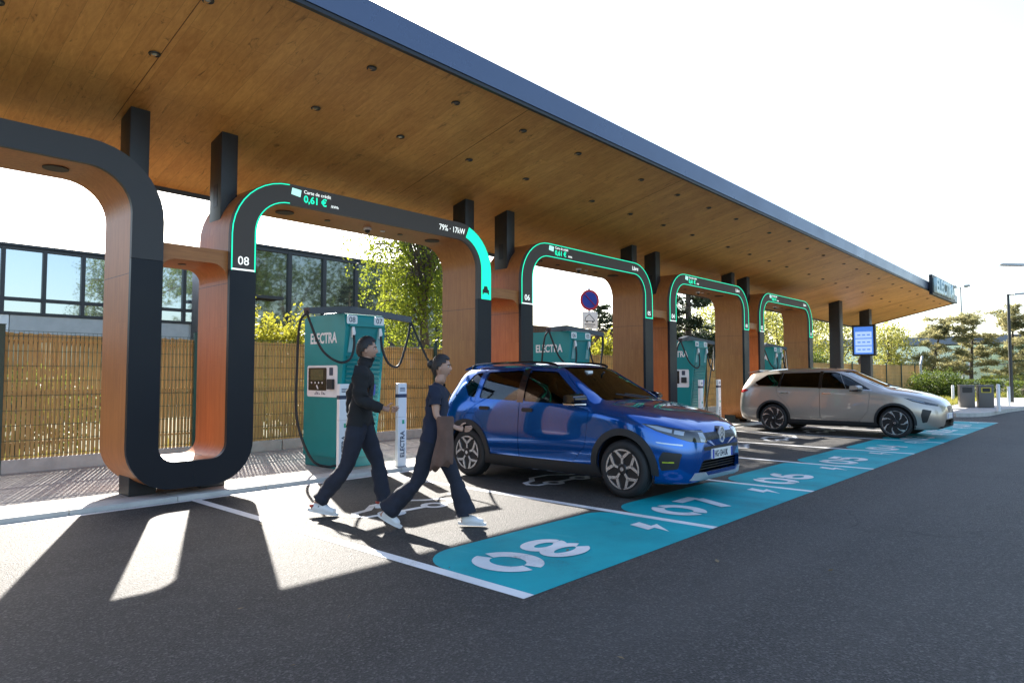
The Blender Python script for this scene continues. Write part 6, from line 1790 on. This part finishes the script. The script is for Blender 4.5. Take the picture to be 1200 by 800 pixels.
# ================================================================== PEOPLE
def skin_mesh(chains, sub=2):
    """chains: list of lists of (point, radius); each chain is a branch; points that coincide are merged"""
    bm = B(); lay = bm.verts.layers.skin.verify(); known = {}
    first = True
    for ch in chains:
        prev = None
        for p, r in ch:
            key = tuple(round(c, 4) for c in p)
            if key in known: v = known[key]
            else:
                v = bm.verts.new(p); known[key] = v
                v[lay].radius = (r, r) if not isinstance(r, tuple) else r
                v[lay].use_root = first; first = False
            if prev is not None and prev is not v and not any(prev in e.verts for e in v.link_edges): bm.edges.new((prev, v))
            prev = v
    me = bpy.data.meshes.new('skin'); bm.to_mesh(me); bm.free()
    o = bpy.data.objects.new('tmp_skin', me); COL.objects.link(o)
    md = o.modifiers.new('skin', 'SKIN'); md.use_smooth_shade = True; md.branch_smoothing = 0.6
    s = o.modifiers.new('sub', 'SUBSURF'); s.levels = sub; s.render_levels = sub
    dg = bpy.context.evaluated_depsgraph_get()
    out = bpy.data.meshes.new_from_object(o.evaluated_get(dg))
    bpy.data.objects.remove(o, do_unlink=True)
    return out
def join_meshes(ms):
    bm = B()
    for m_ in ms: bm.from_mesh(m_)
    return bm
def blob(c, rx, ry, rz_, n=16, f=None):
    bm = B(); bmesh.ops.create_uvsphere(bm, u_segments=n * 2, v_segments=n, radius=1.0)
    for v in bm.verts:
        q = v.co.copy()
        if f: q = f(q)
        v.co = Vector((c[0] + q.x * rx, c[1] + q.y * ry, c[2] + q.z * rz_))
    me = bpy.data.meshes.new('blob'); bm.to_mesh(me); bm.free(); return me

M['skin'] = mat('skin', (0.42, 0.235, 0.165), 0.5, var=0.06, vscale=9)
M['hair'] = mat('dark_hair', (0.014, 0.011, 0.010), 0.5, bump=0.5, bscale=120)
M['eye_white'] = mat('eye_white', (0.7, 0.68, 0.66), 0.2)
M['lips'] = mat('lips', (0.36, 0.14, 0.12), 0.45)
M['black_knit'] = mat('black_knit', (0.010, 0.010, 0.011), 0.85, bump=0.35, bscale=300)
M['navy_cotton'] = mat('navy_cotton', (0.010, 0.014, 0.034), 0.85, bump=0.3, bscale=260)
M['navy_denim'] = mat('navy_denim', (0.010, 0.013, 0.026), 0.8, var=0.25, vscale=14, bump=0.3, bscale=300)
M['brown_suede'] = mat('brown_suede', (0.125, 0.068, 0.050), 0.85, var=0.2, vscale=10, bump=0.2, bscale=120)
M['shoe_white'] = mat('white_leather', (0.68, 0.67, 0.66), 0.5)
M['shoe_red'] = mat('red_patch', (0.40, 0.05, 0.03), 0.5)
M['shoe_dark'] = mat('dark_patch', (0.02, 0.02, 0.025), 0.6)

def build_person(label, loc, rz, S, J, female, top_m, trouser_m, sleeve, flare, shoe, extra=None):
    """J: joints in metres for a 1.75 m figure, x forward, y left; S scales the whole"""
    t = thing('person', label, 'person', loc, rz)
    V = lambda k: tuple(c * S for c in J[k])
    r = lambda a: a * S
    w = 0.92 if female else 1.0
    def L(a, b_, u): return tuple(x + (y - x) * u for x, y in zip(V(a), V(b_)))
    spine = [(V('pelvis'), (r(.150 * w), r(.122))), (V('waist'), (r(.142 * w), r(.112))), (V('chest'), (r(.178 * w), r(.132))), (V('neck0'), (r(.086), r(.080))), (V('neck'), (r(.054), r(.056))), (V('jaw'), (r(.052), r(.056))), (V('head'), (r(.040), r(.045)))]
    ch = [spine]
    for s in 'LR':
        ch.append([spine[0], (V('hip' + s), r(.108)), (L('hip' + s, 'knee' + s, .5), r(.090)), (V('knee' + s), r(.064)), (L('knee' + s, 'ankle' + s, .35), r(.060)), (V('ankle' + s), r(.036)), (V('heel' + s), r(.036))])
        ch.append([spine[2], (V('sh' + s), r(.072 * w)), (L('sh' + s, 'elbow' + s, .5), r(.052 * w)), (V('elbow' + s), r(.036 * w)), (L('elbow' + s, 'wrist' + s, .4), r(.034 * w)), (V('wrist' + s), r(.023)), (V('palm' + s), (r(.036), r(.018)))])
    body = [skin_mesh(ch)]
    # fingers: four of different length plus a thumb from the side of the palm
    for s in 'LR':
        wv = Vector(V('palm' + s)) - Vector(V('wrist' + s)); d = wv.normalized()
        side = Vector((0, 1 if s == 'L' else -1, 0)); up = d.cross(side).normalized(); across = up.cross(d).normalized()
        fwd = Vector((1, 0, 0)); across = (fwd - d * fwd.dot(d)).normalized(); palmn = d.cross(across).normalized()
        inward = palmn if palmn.y * (1 if s == 'L' else -1) < 0 else -palmn
        P0 = Vector(V('palm' + s))
        for i, (o_, ln_) in enumerate(((0.027, 0.070), (0.009, 0.080), (-0.009, 0.074), (-0.026, 0.058))):
            a = P0 + across * r(o_) + d * r(0.008); k = r(ln_)
            b1 = a + d * k * .45 + inward * k * .10; c1 = b1 + d * k * .30 + inward * k * .18; e1 = c1 + d * k * .16 + inward * k * .20
            body.append(skin_mesh([[(tuple(a), r(.0095)), (tuple(b1), r(.0088)), (tuple(c1), r(.0080)), (tuple(e1), r(.0062))]], 1))
        a = P0 + across * r(0.022) - d * r(0.035)
        b1 = a + across * r(.030) + d * r(.022) + inward * r(.012); c1 = b1 + across * r(.008) + d * r(.030) + inward * r(.010)
        body.append(skin_mesh([[(tuple(a), r(.012)), (tuple(b1), r(.0105)), (tuple(c1), r(.0075))]], 1))
    H = Vector(V('head'))
    # head: one sculpted surface with brow, nose, lips, chin and jaw
    def g(x, m_, w_): return math.exp(-((x - m_) / w_) ** 2)
    def face(q):
        x, y, z = q.x, q.y, q.z
        fr = max(0.0, x)
        jaw = max(0.0, -z)
        ny = y * (1 - 0.34 * jaw ** 1.6) * (1 - 0.06 * fr)
        nx = x * (1 - 0.30 * jaw ** 2 * (1 if x < 0 else 0.25))
        nx += fr * (0.20 * g(y, 0, .20) * g(z, -.20, .16) + 0.10 * g(y, 0, .16) * g(z, .0, .16)          # nose
                    + 0.07 * g(y, 0, .34) * g(z, -.53, .09) - 0.03 * g(y, 0, .4) * g(z, -.60, .05) + 0.06 * g(y, 0, .36) * g(z, -.68, .07)   # lips
                    + 0.17 * g(y, 0, .42) * g(z, -.90, .18)                                                # chin
                    + 0.04 * g(abs(y), .38, .25) * g(z, .20, .10) - 0.06 * g(abs(y), .36, .16) * g(z, .05, .10))   # brow, eye sockets
        return Vector((nx, ny, z))
    hb = B(); bmesh.ops.create_uvsphere(hb, u_segments=56, v_segments=44, radius=1.0)
    for v in hb.verts:
        q = face(v.co.copy()); v.co = H + Vector((r(-.004) + q.x * r(.088), q.y * r(.072), q.z * r(.114)))
    hm_ = bpy.data.meshes.new('head'); hb.to_mesh(hm_); hb.free(); body.append(hm_)
    for s in (-1, 1):
        body.append(blob(H + Vector((r(-.010), s * r(.071), r(-.010))), r(.019), r(.009), r(.030), 8))
    bo = obj('body', join_meshes(body), M['skin'], t, 60)
    for s in (-1, 1):
        e = obj('eye', blob(H + Vector((r(.066), s * r(.029), r(.007))), r(.011), r(.012), r(.0065), 8), M['eye_white'], bo, 60)
        obj('iris', blob(H + Vector((r(.0755), s * r(.029), r(.007))), r(.003), r(.006), r(.006), 8), M['hair'], e, 60)
        bm = B(); cable(bm, [tuple(H + Vector((r(.086), s * r(.012), r(.022)))), tuple(H + Vector((r(.082), s * r(.030), r(.028)))), tuple(H + Vector((r(.066), s * r(.050), r(.022))))], r(.0035), 5); obj('eyebrow', bm, M['hair'], bo, 60)
    obj('mouth', blob(H + Vector((r(.074), 0, r(-.066))), r(.012), r(.020), r(.0055), 8), M['lips'], bo, 60)
    # hair: close cap that leaves the face free, built from many overlapping locks
    hv = []
    hm = B(); bmesh.ops.create_uvsphere(hm, u_segments=56, v_segments=40, radius=1.0)
    for v in list(hm.verts):
        q = v.co
        if (q.x > 0.60 and q.z < 0.55) or (q.x > 0.22 and q.z < 0.30) or (q.x > -0.15 and q.z < 0.0) or (q.x > -0.45 and q.z < -0.30) or q.z < (-0.72 if female else -0.60): hm.verts.remove(v)
    for v in hm.verts:
        q = v.co
        n_ = 1 + 0.022 * math.sin(q.y * 23 + q.z * 17 + 3 * math.sin(q.x * 9)) + 0.018 * math.sin(q.x * 37 + q.y * 11)
        v.co = H + Vector((r(-.008) + q.x * r(.097) * n_, q.y * r(.081) * n_, r(.006) + q.z * r(.120) * n_))
    bmesh.ops.solidify(hm, geom=hm.faces[:], thickness=r(-.012))
    hair = obj('hair', hm, M['hair'], bo, 70)
    if female:
        obj('bun', blob(H + Vector((r(-.112), 0, r(.030))), r(.048), r(.046), r(.046), 14, lambda q: q * (1 + 0.06 * math.sin(q.x * 14 + q.z * 11))), M['hair'], hair, 60)
    # clothes: the body's own surface, taken where the garment covers it and moved outwards
    segs = []
    for nm in (('pelvis', 'waist'), ('waist', 'chest'), ('chest', 'neck0')): segs.append(('torso', 0, V(nm[0]), V(nm[1]), r(.12)))
    segs.append(('neck', 0, V('neck0'), V('neck'), r(.05))); segs.append(('head', 0, V('neck'), V('head'), r(.06)))
    for s in 'LR':
        segs += [('arm', 0, V('sh' + s), V('elbow' + s), r(.045)), ('arm', 1, V('elbow' + s), V('wrist' + s), r(.033)), ('hand', 0, V('wrist' + s), V('palm' + s), r(.03)),
                 ('leg', 0, V('hip' + s), V('knee' + s), r(.08)), ('leg', 1, V('knee' + s), V('ankle' + s), r(.05)), ('foot', 0, V('ankle' + s), V('heel' + s), r(.03))]
    base = skin_mesh(ch)
    co = np.array([v.co[:] for v in base.vertices]); nr = np.array([v.normal[:] for v in base.vertices])
    D = []; U_ = []
    for kind, part, a_, b2, rad in segs:
        a_, b2 = np.array(a_), np.array(b2); ab = b2 - a_
        u = np.clip(((co - a_) @ ab) / (ab @ ab), 0, 1); D.append(np.linalg.norm(co - a_ - u[:, None] * ab, axis=1) / rad); U_.append(u)
    D = np.array(D); near = D.argmin(0); U_ = np.array(U_)[near, np.arange(len(co))]
    kinds = np.array([k[0] for k in segs])[near]; seg_p = np.array([k[1] for k in segs])[near]
    z = co[:, 2]; zp = V('pelvis')[2]
    wr = 0.004 * (np.sin(co[:, 2] * 70 + co[:, 0] * 30) + np.sin(co[:, 1] * 55 + co[:, 2] * 38 + 1.3) + 0.7 * np.sin(co[:, 0] * 80 - co[:, 2] * 25))
    def garment(name, keep, off, m):
        gb = B(); gb.from_mesh(base); gb.verts.ensure_lookup_table()
        for i, v in enumerate(gb.verts): v.co += Vector(nr[i]) * float(off[i])
        bmesh.ops.delete(gb, geom=[v for i, v in enumerate(gb.verts) if not keep[i]], context='VERTS')
        return obj(name, gb, m, t, 60)
    lim = 2.0 if sleeve > .5 else 0.62
    keep = ((kinds == 'torso') & (z > zp - r(.07)) & ((near != 2) | (U_ < (2 if sleeve > .5 else 0.96)))) | ((kinds == 'leg') & (z > zp - r(.07))) | ((kinds == 'neck') & (U_ < (0.02 if sleeve > .5 else -1))) | ((kinds == 'arm') & (seg_p + U_ < lim))
    garment('jumper' if sleeve > .5 else 'tee_shirt', keep, r(.019) + wr * 1.2 + r(.010) * ((kinds == 'arm') & (sleeve > .5)) - r(.006) * (kinds == 'neck'), top_m)
    keep = ((kinds == 'leg') & (seg_p + U_ < 1.965)) | ((kinds == 'torso') & (z < zp + r(.05)))
    low_ = np.where((kinds == 'leg') & (seg_p == 1), U_, 0.0)
    extra_ = r(.070) * np.clip(low_ - 0.05, 0, 1) ** 1.3 if flare else r(.026) * low_
    garment('trousers', keep, r(.011) + wr * (0.45 + 0.45 * low_) + extra_ + r(.004) * (seg_p == 1), trouser_m)
    # shoes follow heel and toe
    for s in 'LR':
        he, to = Vector(V('heel' + s)), Vector(V('toe' + s))
        d = (to - he).normalized(); up = Vector((0, -1, 0)).cross(d) if False else Vector((0, 0, 1)); up = (up - d * up.dot(d)).normalized(); sd2 = d.cross(up)
        ln_ = (to - he).length
        sh = skin_mesh([[(tuple(he - d * r(.012) + up * r(.035)), (r(.050), r(.058))), (tuple(he + d * ln_ * .30 + up * r(.052)), (r(.052), r(.064))), (tuple(he + d * ln_ * .62 + up * r(.038)), (r(.055), r(.048))), (tuple(to + d * r(.012) + up * r(.026)), (r(.046), r(.036)))], [(tuple(he + d * ln_ * .12 + up * r(.05)), r(.05)), (tuple(Vector(V('ankle' + s)) + up * r(.03)), r(.050))]])
        so = obj('shoe', sh, M['shoe_white'], t, 60)
        bm = B(); pr_ = []
        for k in range(20):
            a = 2 * PI * k / 20; cx_ = math.cos(a); sy_ = math.sin(a)
            q = he + d * (ln_ * 0.5 + cx_ * (ln_ * 0.5 + r(.040))) + sd2 * sy_ * r(.046 if cx_ > 0 else .040)
            pr_.append(q)
        lo_ = [bm.verts.new(q - up * r(.002)) for q in pr_]; hi_ = [bm.verts.new(q + up * r(.026)) for q in pr_]
        bm.faces.new(lo_[::-1]); bm.faces.new(hi_)
        for k in range(20): bm.faces.new([lo_[k], lo_[(k + 1) % 20], hi_[(k + 1) % 20], hi_[k]])
        obj('sole', bm, M['shoe_white'], so, 40)
        if shoe == 'patched':
            obj('patch', blob(he + d * ln_ * .30 + up * r(.060), r(.055), r(.047), r(.030), 10), M['shoe_dark'], so, 60)
            obj('patch', blob(he + d * ln_ * .02 + up * r(.055), r(.036), r(.043), r(.022), 10), M['shoe_red'], so, 60)
    if extra: extra(t, V, r)
    return t

# the man: mid-stride to the right, left leg behind, right hand forward
JM = dict(pelvis=(0.0, 0, 0.93), waist=(0.01, 0, 1.08), chest=(0.035, 0, 1.33), neck0=(0.045, 0, 1.475), neck=(0.06, 0, 1.53), jaw=(0.075, 0, 1.575), head=(0.075, 0, 1.635), crown=(0.06, 0, 1.69),
          hipL=(0.0, 0.095, 0.90), hipR=(0.0, -0.095, 0.90), kneeL=(0.17, 0.10, 0.50), ankleL=(0.24, 0.09, 0.095), heelL=(0.19, 0.09, 0.045), toeL=(0.42, 0.09, 0.065),
          kneeR=(-0.10, -0.10, 0.49), ankleR=(-0.38, -0.09, 0.135), heelR=(-0.44, -0.09, 0.055), toeR=(-0.22, -0.10, 0.015),
          shL=(0.03, 0.185, 1.42), shR=(0.04, -0.185, 1.42), elbowL=(-0.12, 0.235, 1.17), wristL=(-0.10, 0.24, 0.93), palmL=(-0.09, 0.24, 0.86),
          elbowR=(0.03, -0.235, 1.14), wristR=(0.25, -0.22, 1.055), palmR=(0.325, -0.215, 1.045))
build_person('person in black jumper and dark trousers striding past the nearest charging station', (3.90, 5.54, 0.0), R(-43), 0.97, JM, False, M['black_knit'], M['navy_denim'], 1.0, False, 'patched')
JW = dict(pelvis=(0.0, 0, 0.93), waist=(0.015, 0, 1.08), chest=(0.045, 0, 1.33), neck0=(0.06, 0, 1.475), neck=(0.075, 0, 1.53), jaw=(0.09, 0, 1.575), head=(0.09, 0, 1.635), crown=(0.075, 0, 1.69),
          hipL=(0.0, 0.09, 0.90), hipR=(0.0, -0.09, 0.90), kneeL=(0.20, 0.09, 0.50), ankleL=(0.34, 0.08, 0.105), heelL=(0.285, 0.08, 0.025), toeL=(0.50, 0.08, 0.020),
          kneeR=(-0.13, -0.09, 0.49), ankleR=(-0.46, -0.08, 0.17), heelR=(-0.525, -0.08, 0.105), toeR=(-0.345, -0.08, 0.015),
          shL=(0.04, 0.165, 1.41), shR=(0.05, -0.165, 1.41), elbowL=(-0.06, 0.22, 1.15), wristL=(-0.02, 0.225, 0.92), palmL=(0.0, 0.225, 0.855),
          elbowR=(0.08, -0.215, 1.14), wristR=(0.28, -0.20, 1.03), palmR=(0.355, -0.195, 1.02))
def jacket(t, V, r):
    """brown jacket folded over the forearm"""
    bm = B()
    c = Vector(V('wristR')); e = Vector(V('elbowR'))
    m = (c * 0.45 + e * 0.55)
    N_ = 18; rows = []
    N_ = 40
    for i, (dz, wx, th, ox) in enumerate(((0.042, 0.055, 0.022, 0.0), (0.058, 0.085, 0.040, 0.0), (0.03, 0.092, 0.060, 0.0), (-0.06, 0.082, 0.060, 0.005), (-0.14, 0.080, 0.056, 0.0), (-0.22, 0.094, 0.056, -0.01), (-0.30, 0.108, 0.056, -0.02), (-0.38, 0.116, 0.054, -0.03), (-0.43, 0.118, 0.050, -0.035), (-0.445, 0.110, 0.040, -0.035))):
        ring = []
        for k in range(N_):
            a = 2 * PI * k / N_
            u = min(1, max(0, (-dz + 0.05) / 0.4))
            wv = 1 + u * (0.16 * math.sin(5 * a + i * 0.25) + 0.10 * math.sin(9 * a - i * 0.4 + 1))
            ring.append(bm.verts.new((m.x + r(ox) + r(wx) * math.cos(a) * (1 + 0.3 * (wv - 1)), m.y + r(th) * math.sin(a) * wv - r(0.01), m.z + r(dz) + r(0.045) * u * math.sin(a + 2) + r(0.022) * u * math.sin(5 * a))))
        rows.append(ring)
    for i in range(len(rows) - 1):
        for k in range(N_): bm.faces.new([rows[i][k], rows[i][(k + 1) % N_], rows[i + 1][(k + 1) % N_], rows[i + 1][k]])
    bm.faces.new(rows[0]); bm.faces.new(rows[-1][::-1])
    bmesh.ops.smooth_vert(bm, verts=bm.verts[:], factor=0.3, use_axis_x=True, use_axis_y=True, use_axis_z=True)
    o = obj('jacket', bm, M['brown_suede'], None, 60)
    o.location = t.location; o.rotation_euler = t.rotation_euler
    tag(o, 'brown jacket hanging folded over the forearm of the person in flared trousers', 'jacket')
build_person('person in navy tee shirt and flared navy trousers with a brown jacket over one arm', (4.00, 4.57, 0.0), R(-55), 0.86, JW, True, M['navy_cotton'], M['navy_denim'], 0.3, True, 'white', jacket)
